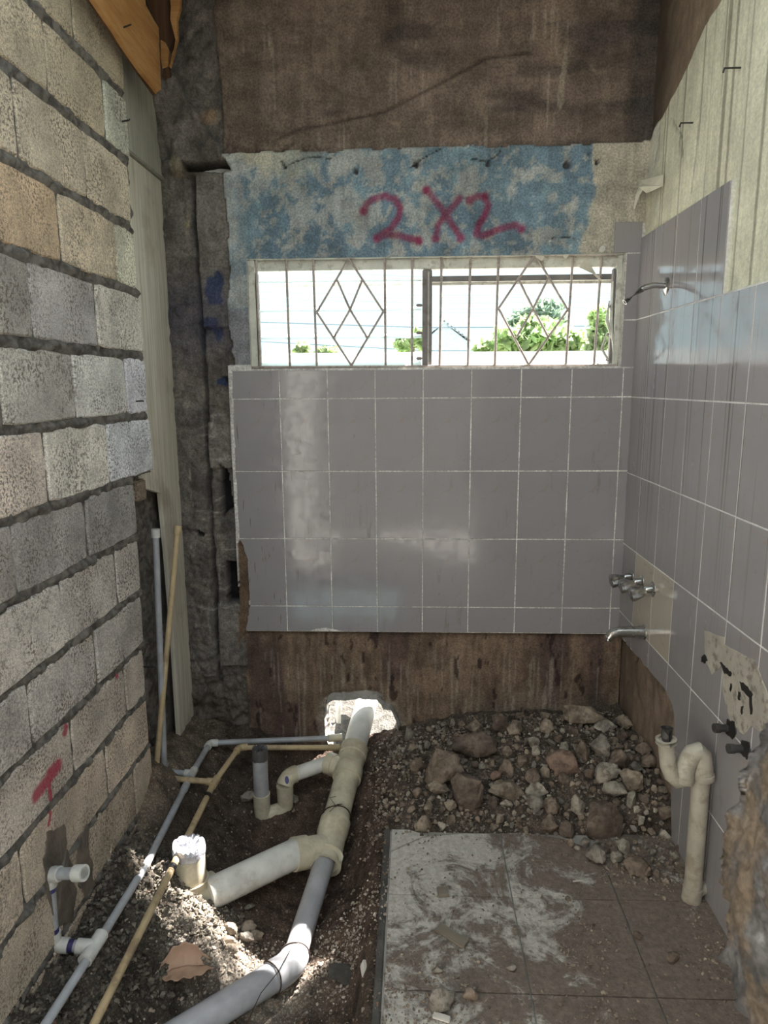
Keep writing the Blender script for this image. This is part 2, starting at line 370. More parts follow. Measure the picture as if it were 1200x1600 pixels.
# ================================================================== the setting: back wall
def bw(px, py): p = onY(px, py, YB); return (p[0], p[2])
def dpoly(u, v, pts):
    D = np.full(u.shape, 9.0)
    for (a, b), (c, d) in zip(pts[:-1], pts[1:]):
        l2 = max((c-a)**2+(d-b)**2, 1e-9); t = np.clip(((u-a)*(c-a)+(v-b)*(d-b))/l2, 0, 1)
        D = np.minimum(D, np.hypot(u-a-t*(c-a), v-b-t*(d-b)))
    return D
def inpoly(u, v, P):
    r = np.zeros(u.shape, bool); n = len(P)
    for i in range(n):
        (x1, y1), (x2, y2) = P[i], P[(i+1) % n]
        c = ((y1 > v) != (y2 > v)) & (u < (x2-x1)*(v-y1)/((y2-y1) if abs(y2-y1) > 1e-9 else 1e-9)+x1); r ^= c
    return r
def A(*c): return np.array(c, float)
WX0, WX1, WZ0, WZ1 = -.685, .845, 1.642, 2.082
hole = [bw(*p) for p in [(506, 1150), (505, 1125), (508, 1100), (520, 1094), (545, 1094), (562, 1091), (590, 1093), (600, 1108), (612, 1110), (618, 1122), (624, 1140), (620, 1162), (610, 1182), (560, 1190), (520, 1188)]]
st = .0065
us = np.arange(-1.07, .935, st); vs = np.arange(-.45, 3.12, st); U, V = np.meshgrid(us, vs, indexing='ij')
n1 = fbm(U, V, 9, 5, 1); n2 = fbm(U, V, 26, 4, 2); n3 = fbm(U, V, 60, 3, 3); n4 = fbm(U, V, 4, 4, 4); ny = fbm(U*3, V*.6, 20, 4, 5); nxh = fbm(U*.5, V*4, 8, 4, 6)
e1 = (n1-.5)*.03
dep = np.full(U.shape, .004); col = np.zeros(U.shape+(3,))
# beam above the painted band
beam = A(.155, .118, .094)*np.clip(.55+.9*n4[..., None], .5, 1.4)*(.75+.5*nxh[..., None])
beam = lerp(beam, A(.21, .165, .125)*np.ones_like(beam), (sst(.52, .7, n1)*.55)[..., None])
beam = lerp(beam, A(.065, .055, .052)*np.ones_like(beam), (sst(.55, .7, fbm(U*.6, V*2.2, 5, 4, 15))*.6)[..., None])
pale = sst(.68, .74, fbm(U*14, V*.8, 6, 3, 16))*sst(.5, .6, n4)
beam = lerp(beam, A(.32, .28, .22)*np.ones_like(beam), (pale*.55)[..., None])
col[:] = beam; dep += (n2-.5)*.006+(n3-.5)*.004
crk = dpoly(U, V, [bw(*p) for p in [(430, 215), (470, 198), (520, 190), (600, 172), (660, 142), (720, 110), (760, 88), (830, 78)]])
dep += (U > -.6)*sst(.012, .0, crk+(n1-.5)*.01)*.012; col *= (1-.5*sst(.008, 0, crk))[..., None]
low = sst(.0, .05, np.abs(V-2.52)*1.0); rb = sst(.12, 0, V-2.49)*(sst(-.2, -.45, U)+.35*sst(.52, .6, n4)); dep += rb*(n2-.35)*.035; col *= (1-rb*.25*(n3 > .55))[..., None]
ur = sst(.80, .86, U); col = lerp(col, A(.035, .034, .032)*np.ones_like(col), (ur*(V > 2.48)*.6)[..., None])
# blue painted plaster band
ledge = 2.490+(n1-.5)*.028+(U+.76)*.005; B = (V < ledge) & (V > WZ0-.02) & (U > -.765+(n1-.5)*.05)
bl = lerp(A(.14, .205, .25)*np.ones(U.shape+(3,)), A(.20, .29, .335)*np.ones(U.shape+(3,)), sst(.3, .7, n1)[..., None])
fk = sst(.52, .60, fbm(U, V, 13, 6, 21, .62)+(.10*sst(-.45, -.75, U))-.08*sst(.1, .5, U)*(V < 2.4)); bl = lerp(bl, A(.38, .39, .36)*np.ones_like(bl), (fk*.75)[..., None])
fk2 = sst(.60, .64, fbm(U, V, 30, 5, 22, .6)); bl = lerp(bl, A(.40, .39, .34)*np.ones_like(bl), (fk2*.6)[..., None])
top = sst(2.40, 2.47, V+(n1-.5)*.22)*sst(.2, -.3, U+.35); bl = lerp(bl, A(.46, .43, .32)*np.ones_like(bl), (top*.75)[..., None])
bg_ = sst(.69, .705, U+(n1-.5)*.09); bl = lerp(bl, A(.44, .41, .33)*np.ones_like(bl), bg_[..., None])
lf = sst(-.66, -.73, U); bl = lerp(bl, A(.36, .39, .39)*np.ones_like(bl), (lf*.55)[..., None])
gy = sst(1.90, 1.86, V+(n1-.5)*.02)*(U < -.6); bl = lerp(bl, A(.22, .22, .235)*np.ones_like(bl), gy[..., None])
bl *= (.85+.3*n3)[..., None]
col = np.where(B[..., None], bl, col); dep = np.where(B, .0+(n2-.5)*.002+fk*.001, dep+.006)
for cr, wd in [([(443, 262), (460, 253), (480, 246), (500, 245), (520, 249)], .0035), ([(440, 252), (446, 262)], .008), ([(640, 262), (660, 248), (690, 231)], .0035), ([(738, 248), (762, 252), (780, 240), (784, 228)], .003),
               ([(830, 378), (858, 378), (865, 370), (892, 371), (905, 377), (925, 380)], .003), ([(568, 262), (568, 400)], .0012), ([(1005, 378), (975, 376)], .004)]:
    D = dpoly(U, V, [bw(*p) for p in cr])+(n3-.5)*.004; m = sst(wd, wd*.3, D); col *= (1-.85*m)[..., None]; dep = dep+m*.006
for (px, py, r) in [(650, 257, .018), (555, 267, .012), (762, 256, .012), (887, 257, .018), (921, 240, .012), (934, 252, .011), (941, 388, .014), (507, 1000, .022), (852, 1007, .024), (508, 989, .03)]:
    c = bw(px, py); D = np.hypot(U-c[0], V-c[1])+(n2-.5)*.02; m = sst(r, r*.6, D); col = lerp(col, A(.05, .042, .045)*np.ones_like(col), (m*.9)[..., None]); dep = dep+m*.022
# spray paint 2X2
z3 = lambda x, y: bw(340+.3*x, 220+.3*y); z4 = lambda x, y: bw(680+.3*x, 220+.3*y)
strokes = [[z3(*p) for p in [(760, 368), (775, 335), (805, 305), (870, 287), (925, 305), (952, 350), (942, 400), (905, 455), (860, 485), (825, 508)]], [z3(*p) for p in [(830, 505), (880, 490), (940, 492), (1000, 510), (1050, 520)]],
           [z3(*p) for p in [(1085, 255), (1140, 320), (1190, 385)]]+[z4(*p) for p in [(90, 440), (135, 508)]], [z4(*p) for p in [(130, 297), (50, 390), (15, 440), (0, 515)]],
           [z4(*p) for p in [(178, 308), (218, 290), (255, 290), (277, 330), (258, 390), (225, 440), (213, 485), (245, 497), (310, 470), (370, 447), (420, 440), (452, 462)]]]
blob = [z3(760, 365), z3(830, 508), z3(1045, 520), z3(1087, 258), z4(130, 505), z4(2, 508), z4(180, 308), z4(255, 292), z4(448, 460)]
S = np.zeros(U.shape)
for q in strokes: S = np.maximum(S, sst(.0205, .006, dpoly(U, V, q)+(n3-.5)*.006)*.78)
for b in blob: S = np.maximum(S, sst(.027, .008, np.hypot(U-b[0], V-b[1])+(n3-.5)*.006)*.9)
S = S*(.75+.4*n2); col = lerp(col, A(.24, .02, .075)*np.ones_like(col), np.clip(S, 0, 1)[..., None])
# bed behind the tiles
T = ((V < 1.66) & (V > .47+(n1-.5)*.01) & (U > -.785)) | ((U > .848) & (V < 2.2) & (V > .4))
dep = np.where(T, -.0034, dep); col = np.where(T[..., None], A(.62, .60, .56)*(.85+.3*n2[..., None]), col)
# brown render under the tiles
Lw = (V <= .476+(n1-.5)*.01) & (U > -.78)
lb = A(.19, .135, .094)*(.65+.7*ny[..., None])
lb = lerp(lb, A(.085, .056, .052)*np.ones_like(lb), (sst(.48, .7, fbm(U*2.2, V*.6, 5, 4, 31))*.75)[..., None])
lb = lerp(lb, A(.17, .165, .14)*np.ones_like(lb), (sst(.25, .05, V)*sst(.0, .5, U)*.5)[..., None])
lb = lerp(lb, A(.34, .30, .24)*np.ones_like(lb), (sst(.64, .68, fbm(U*20, V*.7, 5, 3, 32))*.45*sst(.46, .3, V))[..., None])
lb = lerp(lb, A(.03, .015, .015)*np.ones_like(lb), (sst(.70, .76, fbm(U*5, V*1.5, 8, 3, 33))*.8)[..., None])
lb *= (.55+.45*sst(.475, .45, V))[..., None]
col = np.where(Lw[..., None], lb, col); dep = np.where(Lw, .022+(n2-.5)*.006, dep)
# broken column strip at the left
K = (U < -.77+(n1-.5)*.035) & ~T | (U < -.79)
kc = A(.135, .12, .106)*(.6+.8*n2[..., None])*(.7+.6*n4[..., None]); kd = .035+(n2-.5)*.035+(n3-.5)*.016
kc = lerp(kc, A(.20, .175, .145)*np.ones_like(kc), (sst(.56, .64, fbm(U, V, 17, 4, 41))*.6)[..., None])
blk = (U > -.895+(n1-.5)*.012) & (((V < 2.43) & (V > 1.83+(n1-.5)*.08)) | ((V < 1.42) & (V > 1.22+(n1-.5)*.05)) | ((V < .6) & (V > .3)))
kc = np.where(blk[..., None], A(.175, .158, .138)*(.7+.6*n3[..., None])*(.8+.4*n4[..., None]), kc); kd = np.where(blk, .012+(n3-.5)*.012, kd)
vg = sst(.014, .004, np.abs(U+.90+(n1-.5)*.02))*(V < 2.43)*(V > .2); kd = kd+vg*.03; kc *= (1-.55*vg)[..., None]
big = fbm(U, V, 14, 5, 42); corb = (V > 2.42+(n1-.5)*.02) & (V < 2.86-(U+1.0)*1.6+(n1-.5)*.1); kd = np.where(corb, -.005-(big-.4)*.10, kd); kc = np.where(corb[..., None], A(.15, .132, .115)*(.5+1.0*big[..., None]), kc)
void = sst(.025, .0, np.abs(V-2.447-(n1-.5)*.03))*(U > -.93)*(U < -.735+(n1-.5)*.03); 
Kz = K | corb & (U < -.7)
bluep = 0
for (px, py, rx, rz) in [(332, 455, .035, .06), (340, 440, .02, .05), (325, 505, .045, .03), (338, 520, .02, .03), (345, 595, .035, .018)]:
    c = bw(px, py); bluep = np.maximum(bluep, sst(1.15, .75, np.hypot((U-c[0])/rx, (V-c[1])/rz)+(n2-.5)*1.2))
kc = lerp(kc, A(.022, .04, .105)*np.ones_like(kc), (bluep*.85)[..., None])
kc = lerp(kc, A(.05, .05, .085)*np.ones_like(kc), (sst(1.62, 1.8, V)*sst(2.1, 1.9, V)*.45)[..., None])  # bluish lens flare tint laid into the column's colour
scr = np.zeros(U.shape); rsc = np.random.RandomState(3)
for i in range(46):
    px = rsc.uniform(292, 345); py = rsc.uniform(640, 1090); a = rsc.choice([rsc.uniform(-.5, .25), rsc.uniform(1.2, 1.9)]); l = rsc.uniform(10, 42)
    q = [bw(px, py), bw(px+l*.5*math.cos(a), py+l*.5*math.sin(a)+rsc.uniform(-4, 4)), bw(px+l*math.cos(a), py+l*math.sin(a))]
    scr = np.maximum(scr, sst(.0055, .001, dpoly(U, V, q)+(n3-.5)*.006)*rsc.uniform(.4, 1))
kc = lerp(kc, A(.38, .36, .31)*np.ones_like(kc), (scr*.65)[..., None])
for (px, py, r, c_) in [(333, 262, .03, (.27, .22, .16)), (278, 262, .035, (.26, .22, .15)), (287, 347, .016, (.26, .23, .15)), (322, 178, .03, (.25, .17, .11)), (290, 632, .02, (.22, .2, .17))]:
    c = bw(px, py) if py != 262 or px != 333 else bw(330, 180); m = sst(1.0, .7, np.hypot((U-c[0])/r, (V-c[1])/r)+(n2-.5)*1.6); kc = lerp(kc, A(*c_)*np.ones_like(kc), (m*.8)[..., None])
slots = [[(342, 725), (352, 735), (358, 770), (361, 798), (352, 800), (345, 812), (342, 780)], [(350, 880), (368, 880), (367, 905), (370, 945), (352, 945)], [(305, 830), (316, 836), (314, 842), (304, 838)], [(345, 588), (368, 590), (362, 600), (350, 598)]]
for k, sl in enumerate(slots):
    P_ = [bw(*p) for p in sl]; m = inpoly(U+(n2-.5)*.012, V+(n2-.5)*.012, P_); kd = np.where(m, [.11, .11, .05, .04][k], kd); kc = np.where(m[..., None], A(.016, .015, .016), kc)
kd = kd+void*.09*(K | corb); kc *= (1-.85*void*(U < -.72))[..., None]
bot = sst(.35, .05, V); kd += bot*(n2-.4)*.05; kc = lerp(kc, A(.15, .115, .09)*np.ones_like(kc), (bot*.6)[..., None])
ex = inpoly(U+(n2-.5)*.01, V, [bw(*p) for p in [(374, 842), (382, 850), (390, 880), (390, 950), (386, 985), (372, 1010), (372, 850)]]); kc = np.where(ex[..., None], A(.15, .10, .065)*(.7+.6*n2[..., None]), kc); kd = np.where(ex, .015+(n2-.5)*.01, kd); Kz = Kz | ex
col = np.where(Kz[..., None], kc, col); dep = np.where(Kz, kd, dep)
# rim of the knocked out hole
Dh = dpoly(U, V, hole+[hole[0]]); rim = sst(.045, .0, Dh+(n2-.5)*.03); dep = dep+rim*(.02+(n2-.4)*.03); col = lerp(col, A(.42, .37, .31)*(.6+.8*n3[..., None]), (rim*.75)[..., None])
Pb = np.stack([U, YB+dep, V], -1)
uc = (U[:-1, :-1]+st/2); vc = (V[:-1, :-1]+st/2)
keep = ~((uc > WX0) & (uc < WX1) & (vc > WZ0) & (vc < WZ1)) & ~inpoly(uc, vc, hole)
wall_back = tag(link('wall_back', grid_mesh('wall_back', Pb, keep, col), M['wall']), kind='structure')
st2 = .05; u2, v2 = np.meshgrid(np.append(np.arange(-1.3, 1.2, st2), 1.2), np.arange(-.6, 3.3, st2), indexing='ij')
uc2 = u2[:-1, :-1]+st2/2; vc2 = v2[:-1, :-1]+st2/2
k2 = ~((uc2 > WX0-.03) & (uc2 < WX1+.03) & (vc2 > WZ0-.03) & (vc2 < WZ1+.03)) & ~inpoly(uc2, vc2, [(-.50, -.19), (-.50, .36), (.03, .36), (.03, -.19)])
outer = link('outer_face', grid_mesh('outer_face', np.stack([u2, np.where(v2 > 1.45, 3.01, 3.05), v2], -1), k2), M['conc_light'], wall_back)
mb = MB()   # reveals of the window opening
for a, b in [((WX0-.06, YB+.003, WZ0-.06), (WX1+.06, 3.012, WZ0-.001)), ((WX0-.06, YB+.003, WZ1), (WX1+.06, 3.012, WZ1+.06)), ((WX0-.06, YB+.003, WZ0), (WX0, 3.012, WZ1)), ((WX1, YB+.003, WZ0), (WX1+.06, 3.012, WZ1))]: mb.box(a, b)
mb.build('window_reveal', M['frame_white'], wall_back, smooth=False)
# tunnel through the hole: broken concrete
hc = np.mean(np.array(hole), 0); Vh = []; Fh = []; m = 0
hp = []
for i in range(len(hole)):
    a = np.array(hole[i]); b = np.array(hole[(i+1) % len(hole)]); k = max(2, int(np.linalg.norm(b-a)/.012)); hp += [a+(b-a)*j/k for j in range(k)]
nn = len(hp); RR = 10
for r in range(RR):
    for p in hp:
        s = .97-.05*r/RR; q = hc+(p-hc)*s; q[1] += .17*(r/RR)*max(0, (p[1]-hc[1])/.14); nz_ = fbm(p[0]+r*.05, p[1]+r*.031, 40, 3, 51)-.5
        q = q+(q-hc)/max(np.linalg.norm(q-hc), .01)*nz_*.045*(1 if 0 < r else .2); Vh.append((q[0], YB+.004+r*(.118/(RR-1)), q[1]))
Fh = [(r*nn+i, r*nn+(i+1) % nn, (r+1)*nn+(i+1) % nn, (r+1)*nn+i) for r in range(RR-1) for i in range(nn)]
sk = len(Vh)  # flange outside closes the gap to the outer face
for p in hp:
    q = hc+(p-hc)*.92; q[1] += .17*max(0, (p[1]-hc[1])/.14); q = hc+(q-hc)*1.9; Vh.append((q[0], 3.052, q[1]))
Fh += [((RR-1)*nn+i, (RR-1)*nn+(i+1) % nn, sk+(i+1) % nn, sk+i) for i in range(nn)]
link('broken_edge', mesh('broken_edge', Vh, Fh, False), M['conc'], wall_back)

# ------------------------------------------------------------------ tiles
def tile_poly(poly, plane, mat, parent, name='tile', th=.007, bev=.0008, tilt=.0):
    """poly in wall coordinates; plane 'Y' (back wall) or 'X' (right wall); front of the tile faces the room"""
    P2 = [np.array(p, float) for p in poly]; c = np.mean(P2, 0); o = np.array([min(p[0] for p in P2), min(p[1] for p in P2)])
    ar = sum(P2[i][0]*P2[(i+1) % len(P2)][1]-P2[(i+1) % len(P2)][0]*P2[i][1] for i in range(len(P2)))
    if ar < 0: P2 = P2[::-1]
    V = []; n = len(P2); tx, ty = rs.uniform(-tilt, tilt, 2)
    for (dd, ins) in [(th, 0), (bev, 0), (0, bev)]:
        for p in P2:
            v = c-p; l = np.linalg.norm(v); q = p+v/l*ins*1.4 if l > 0 else p
            h = -.0045+dd+(q-c).dot([tx, ty]); q = q-o
            V.append((q[0], h, q[1]) if plane == 'Y' else (h, q[0], q[1]))
    F = [(i, (i+1) % n, n+(i+1) % n, n+i) for i in range(n)]+[(n+i, n+(i+1) % n, 2*n+(i+1) % n, 2*n+i) for i in range(n)]+[tuple(range(2*n, 3*n))]
    me = mesh(name, V, F, False); bm = bmesh.new(); bm.from_mesh(me); bmesh.ops.recalc_face_normals(bm, faces=bm.faces); bm.to_mesh(me); bm.free()
    ob = link(name, me, mat, parent); loc = (o[0], YB, o[1]) if plane == 'Y' else (XR, o[0], o[1]); ob.location = loc; return ob
def rect(a, b, c, d, g=.0024): return [(a+g, c+g), (b-g, c+g), (b-g, d-g), (a+g, d-g)]
cx = [-.765, -.567, -.363, -.161, .041, .243, .449, .657, .867, .912]; rz = [.479, .599, .909, 1.207, 1.517, 1.636]
left = [(363, 581), (364, 620), (368, 700), (369, 737), (372, 790), (374, 842), (380, 851), (388, 875), (390, 920), (391, 944), (389, 960), (385, 985)]
le = [bw(*p) for p in left]
for i in range(9):
    for j in range(5):
        if i == 0:
            z0, z1 = rz[j]+.0017, rz[j+1]-.0017; lx = lambda z: float(np.interp(z, [p[1] for p in le][::-1], [p[0] for p in le][::-1]))
            zs = sorted([z0, z1]+[p[1] for p in le if z0 < p[1] < z1]+list(np.linspace(z0, z1, 7)[1:-1]), reverse=True)
            poly = [(cx[1]-.0017, z0), (cx[1]-.0017, z1)]+[(lx(z)+rs.uniform(-.003, .003), z) for z in zs]
        elif j == 0 and i in (1, 2):
            a, b = cx[i]+.0017, cx[i+1]-.0017; bx = bw(508, 985)
            poly = [(a, rz[1]-.0017), (b, rz[1]-.0017)]
            xs = np.linspace(b, a, 9); poly += [(x, .479+.017*max(0, 1-((x-bx[0])/.07)**2)+rs.uniform(0, .004)) for x in xs]
        else: poly = rect(cx[i], cx[i+1], rz[j]+(.004*rs.rand() if j == 0 else 0), rz[j+1])
        tile_poly(poly, 'Y', M['tile_back'], wall_back, tilt=.003)
for a, b in [(1.636, 1.826), (1.826, 2.085), (2.085, 2.205)]: tile_poly(rect(.853 if a < 2.08 else .80, .912, a, b), 'Y', M['tile_back'], wall_back, tilt=.003)

# ================================================================== right wall
cut = [(3.0, .478), (2.70, .482), (2.56, .484), (2.42, .492), (2.355, .487), (2.29, .472), (2.25, .44), (2.232, .37), (2.225, .27), (2.228, .15), (2.18, .02), (2.1, -.3), (3.0, -.3)]
st = .008
ys = np.arange(.30, 2.975, st); zs = np.arange(-.35, 3.12, st); U, V = np.meshgrid(ys, zs, indexing='ij')
n1 = fbm(U, V, 9, 5, 61); n2 = fbm(U, V, 26, 4, 62); n3 = fbm(U, V, 60, 3, 63); n4 = fbm(U, V, 4, 4, 64)
col = A(.66, .65, .50)*(.9+.2*n4[..., None])*(.93+.14*n3[..., None]); dep = .010+(n2-.5)*.002
dr = sst(.70, .73, fbm(U*38, V*.22, 1, 2, 65)+.03*sst(2.2, 2.8, V)); dr = np.maximum(dr, sst(.74, .77, fbm(U*80, V*.35, 1, 3, 66))); col = lerp(col, A(.20, .18, .13)*np.ones_like(col), (dr*.7)[..., None])
dg = 2.52+(2.93-U)*.33+(n1-.5)*.06        # lower edge of the bare concrete
up = sst(-.012, .012, V-dg)*sst(2.12, 2.2, U+(V-2.6)*.1+(n1-.5)*.06)
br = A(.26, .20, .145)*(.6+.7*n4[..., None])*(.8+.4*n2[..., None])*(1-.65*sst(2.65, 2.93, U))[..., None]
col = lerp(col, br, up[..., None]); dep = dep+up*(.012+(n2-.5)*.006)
rg = sst(.55, .66, fbm(U*22, V*1.6, 1, 4, 67))*sst(2.58, 2.8, V+(n1-.5)*.2)*sst(2.3, 2.05, U); col = lerp(col, A(.26, .235, .20)*np.ones_like(col), (rg*.75)[..., None]); dep += rg*.008
cr = sst(2.75, 2.9, U)*(V > 2.15)*(V < 2.55); col = lerp(col, A(.60, .60, .58)*np.ones_like(col), (cr*.5*(n1 > .45))[..., None]); dep += cr*(n2-.5)*.012
for q in [[(1025, 210), (1021, 245), (1017, 262)], [(1047, 190), (1060, 215), (1062, 245)], [(1058, 195), (1056, 240)], [(1085, 195), (1082, 240), (1075, 300)]]:
    D = dpoly(U, V, [(lambda p: (p[1], p[2]))(onX(*p, XR)) for p in q])+(n3-.5)*.004; mm = sst(.006, .001, D); col *= (1-.7*mm)[..., None]; dep += mm*.005
TR = ((V < 1.83) & ~inpoly(U+(n1-.5)*.01, V+(n1-.5)*.01, cut)) | ((V < 2.145) & (U > 2.135))
dep = np.where(TR, -.0034, dep); col = np.where(TR[..., None], A(.66, .64, .62)*(.85+.3*n2[..., None]), col)
CT = inpoly(U+(n1-.5)*.01, V+(n1-.5)*.01, cut)
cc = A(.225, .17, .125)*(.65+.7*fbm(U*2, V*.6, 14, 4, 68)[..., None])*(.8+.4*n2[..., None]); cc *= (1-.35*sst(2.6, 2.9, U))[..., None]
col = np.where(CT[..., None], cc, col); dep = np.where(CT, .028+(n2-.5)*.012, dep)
for (px, py, rr) in [(984, 1024, .028), (1025, 1070, .02), (1038, 1100, .026)]:
    c = onX(px, py, XR)[1:]; mm = sst(rr, rr*.5, np.hypot(U-c[0], V-c[1])+(n2-.5)*.03); dep += mm*.03; col *= (1-.8*mm)[..., None]
Pr = np.stack([XR+dep, U, V], -1)[:, ::-1]
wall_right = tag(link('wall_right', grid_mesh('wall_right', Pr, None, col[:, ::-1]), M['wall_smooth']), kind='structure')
mb = MB(); mb.box((XR+.075, .3, -.5), (XR+.2, 3.1, 3.2)); mb.build('wall_core', M['conc'], wall_right, smooth=False)
ye = [2.925, 2.748, 2.537, 2.337, 2.136, 1.930, 1.733, 1.53, 1.33, 1.13, .93, .73, .53, .33]; ze = [-.03, .28, .589, .894, 1.200, 1.516, 1.826, 2.143]
for i in range(len(ye)-1):
    for j in range(7):
        y1, y0 = ye[i], ye[i+1]; z0, z1 = ze[j], ze[j+1]
        if j == 6 and i > 3: continue
        mt = M['tile_warm'] if (i, j) in ((2, 2), (1, 2)) else M['tile_right']
        poly = rect(y0, y1, z0, z1)
        if j == 0 and i < 3: continue
        if j == 1 and i < 3: poly = [(y0+.0017, z1-.0017), (y1-.0017, z1-.0017)]+[(y, .485+rs.uniform(-.004, .006)) for y in np.linspace(y1-.0017, y0+.0017, 6)]
        if j == 1 and i == 3: poly = [(2.138, z0+.002), (2.226, z0+.002), (2.232, .37), (2.25, .44), (2.29, .472), (2.335, .484), (2.335, z1-.0017), (2.138, z1-.0017)]
        if j == 0 and i == 3: poly = [(2.138, z0+.002), (2.19, z0+.002), (2.222, .12), (2.226, z1-.002), (2.138, z1-.002)]
        tile_poly(poly, 'X', mt, wall_right, tilt=.004)
# broken plaster patches and knocked out sockets on the tiled wall
def wr(px, py): p = onX(px, py, XR-.006); return (p[1], p[2])
def patch(pts, mat, name, off=.0062):
    P2 = [wr(*p) for p in pts]; q = []
    for i in range(len(P2)):
        a = np.array(P2[i]); b = np.array(P2[(i+1) % len(P2)])
        for k in range(4): q.append(a+(b-a)*k/4+rs.uniform(-.0025, .0025, 2))
    n = len(q); V = [(XR-.004, *p) for p in q]+[(XR-off, *(np.mean(q, 0)+(p-np.mean(q, 0))*.96)) for p in q]
    return link(name, mesh(name, V, [(i, (i+1) % n, n+(i+1) % n, n+i) for i in range(n)]+[tuple(range(n, 2*n))], False), mat, wall_right)
M['chip'] = simple('bare_adhesive', (.40, .37, .31), .9, bsc=80, bst=.6, dirt=.7, dcol=(.12, .10, .08), dsc=20)
patch([(1128, 1005), (1178, 1030), (1190, 1060), (1200, 1085), (1200, 1150), (1172, 1135), (1160, 1150), (1140, 1130), (1128, 1080)], M['chip'], 'bare_patch')
patch([(1100, 985), (1132, 995), (1130, 1035), (1112, 1055), (1100, 1030)], M['chip'], 'bare_patch', .0058)
for pts in [[(1097, 1026), (1102, 1023), (1106, 1031), (1101, 1036), (1096, 1033)], [(1125, 1033), (1134, 1042), (1144, 1052), (1142, 1058), (1133, 1052)], [(1156, 1064), (1166, 1070), (1177, 1084), (1173, 1092), (1160, 1078)], [(1172, 1085), (1176, 1090), (1176, 1115), (1173, 1117)], [(1155, 1082), (1158, 1083), (1157, 1094), (1154, 1093)], [(1142, 1068), (1144, 1069), (1143, 1080), (1141, 1079)], [(1159, 1102), (1162, 1103), (1160, 1116), (1158, 1114)]]:
    patch(pts, M['black'], 'socket_hole_shade', .0085)  # thin raised dark patch painted for the shade inside each socket

# ================================================================== left wall of blocks
def ly(px, py): return onX(px, py, XL)[1]
ZL = [2.76, 2.548, 2.338, 2.118, 1.901, 1.681, 1.466, 1.251, 1.049, .841, .644, .451, .255, .055, -.145]
CO = [  # vertical joints in each course (pixel positions in the photograph), then the end of the course
    [(113, 30), (193, 110)], [(71, 90), (163, 175), (200, 200)], [(23, 180), (133, 260), (203, 300)], [(92, 350), (181, 395), (213, 415)],
    [(47, 470), (150, 495), (221, 500)], [(3, 650), (115, 605), (196, 600), (228, 600)], [(72, 740), (168, 705), (236, 690)], [(21, 870), (135, 830), (211, 790)],
    [(98, 965), (182, 905), (219, 885)], [(47, 1120), (149, 1020), (222, 970)], [(114, 1178), (196, 1080), (226, 1050)], [(30, 1330), (167, 1208), (232, 1140)], [(90, 1340), (211, 1238), (238, 1200)], [(20, 1520), (150, 1350), (236, 1240)]]
st = .008; ys = np.arange(.5, 2.80, st); zs = np.arange(-.35, 3.12, st); U, V = np.meshgrid(ys, zs, indexing='ij')
n1 = fbm(U, V, 9, 5, 71); n2 = fbm(U, V, 30, 4, 72); n3 = fbm(U, V, 70, 3, 73)
end = np.full(U.shape, 2.5); zz = []
ce = [ly(*c[-1]) for c in CO]
for k, c in enumerate(CO): end = np.where((V <= ZL[k]) & (V > ZL[k+1]), ce[k], end)
xx = XL-.004+(n2-.5)*.006
jz = np.min(np.stack([np.abs(V-z-(n1-.5)*.012)+(n3-.5)*.014 for z in ZL]), 0); xx = xx+sst(.020, .006, jz)*(.006+(n2-.5)*.030+(n3-.5)*.020)*(U < end+.004)
xx = xx-sst(0, .035, U-end-(n1-.5)*.04)*.05*sst(1.25, 1.15, V)-sst(0, .02, U-end-.012-(n1-.5)*.03)*.045
xx += (U > end)*(n2-.5)*.03
xx = np.where((U > 2.515) & (V > 1.10) | (U > 2.745), np.minimum(xx, -1.085+(n2-.5)*.01), xx)
P3 = np.stack([xx, U, V], -1)
wall_left = tag(link('wall_left', grid_mesh('wall_left', P3), M['mortar']), kind='structure')
mb = MB(); mb.box((-1.25, .5, -.5), (-1.10, 3.1, 3.2)); mb.build('wall_core', M['conc'], wall_left, smooth=False)
def lw(px, py): return tuple(onX(px, py, XL))
PA = [(lw(90, 1196), lw(55, 1243), .022), (lw(88, 1198), lw(76, 1212), .024), (lw(74, 1215), lw(80, 1262), .010), (lw(80, 1262), lw(75, 1288), .007), (lw(102, 1137), lw(100, 1145), .014), (lw(183, 1050), lw(182, 1056), .013), (lw(247, 786), lw(243, 790), .014)]
MBL = block_mat(PA); MBP = block_mat(None)
tints = {0: (0.607, 0.507, 0.345), 1: (0.627, 0.527, 0.365), 2: (0.688, 0.588, 0.426), 3: (0.729, 0.607, 0.426), 4: (0.750, 0.688, 0.588), 5: (0.850, 0.769, 0.648), 6: (0.880, 0.810, 0.688), 7: (0.446, 0.405, 0.354), 8: (0.648, 0.588, 0.507), 9: (0.607, 0.557, 0.486), 10: (0.669, 0.588, 0.486), 11: (0.688, 0.567, 0.426), 12: (0.607, 0.507, 0.374), 13: (0.588, 0.475, 0.345)}
spec = {(4, 1): (0.607, 0.567, 0.527), (4, 0): (0.486, 0.446, 0.384), (5, 3): (0.880, 0.880, 0.880), (6, 2): (0.880, 0.880, 0.880), (6, 0): (0.810, 0.688, 0.567), (3, 0): (0.729, 0.546, 0.345), (5, 1): (0.607, 0.567, 0.486), (3, 2): (0.850, 0.810, 0.627), (5, 2): (0.880, 0.870, 0.750), (1, 2): (0.688, 0.688, 0.546), (7, 1): (0.475, 0.436, 0.405), (7, 2): (0.405, 0.384, 0.354)}  # two whitest end blocks have the skylight on them put into their colour
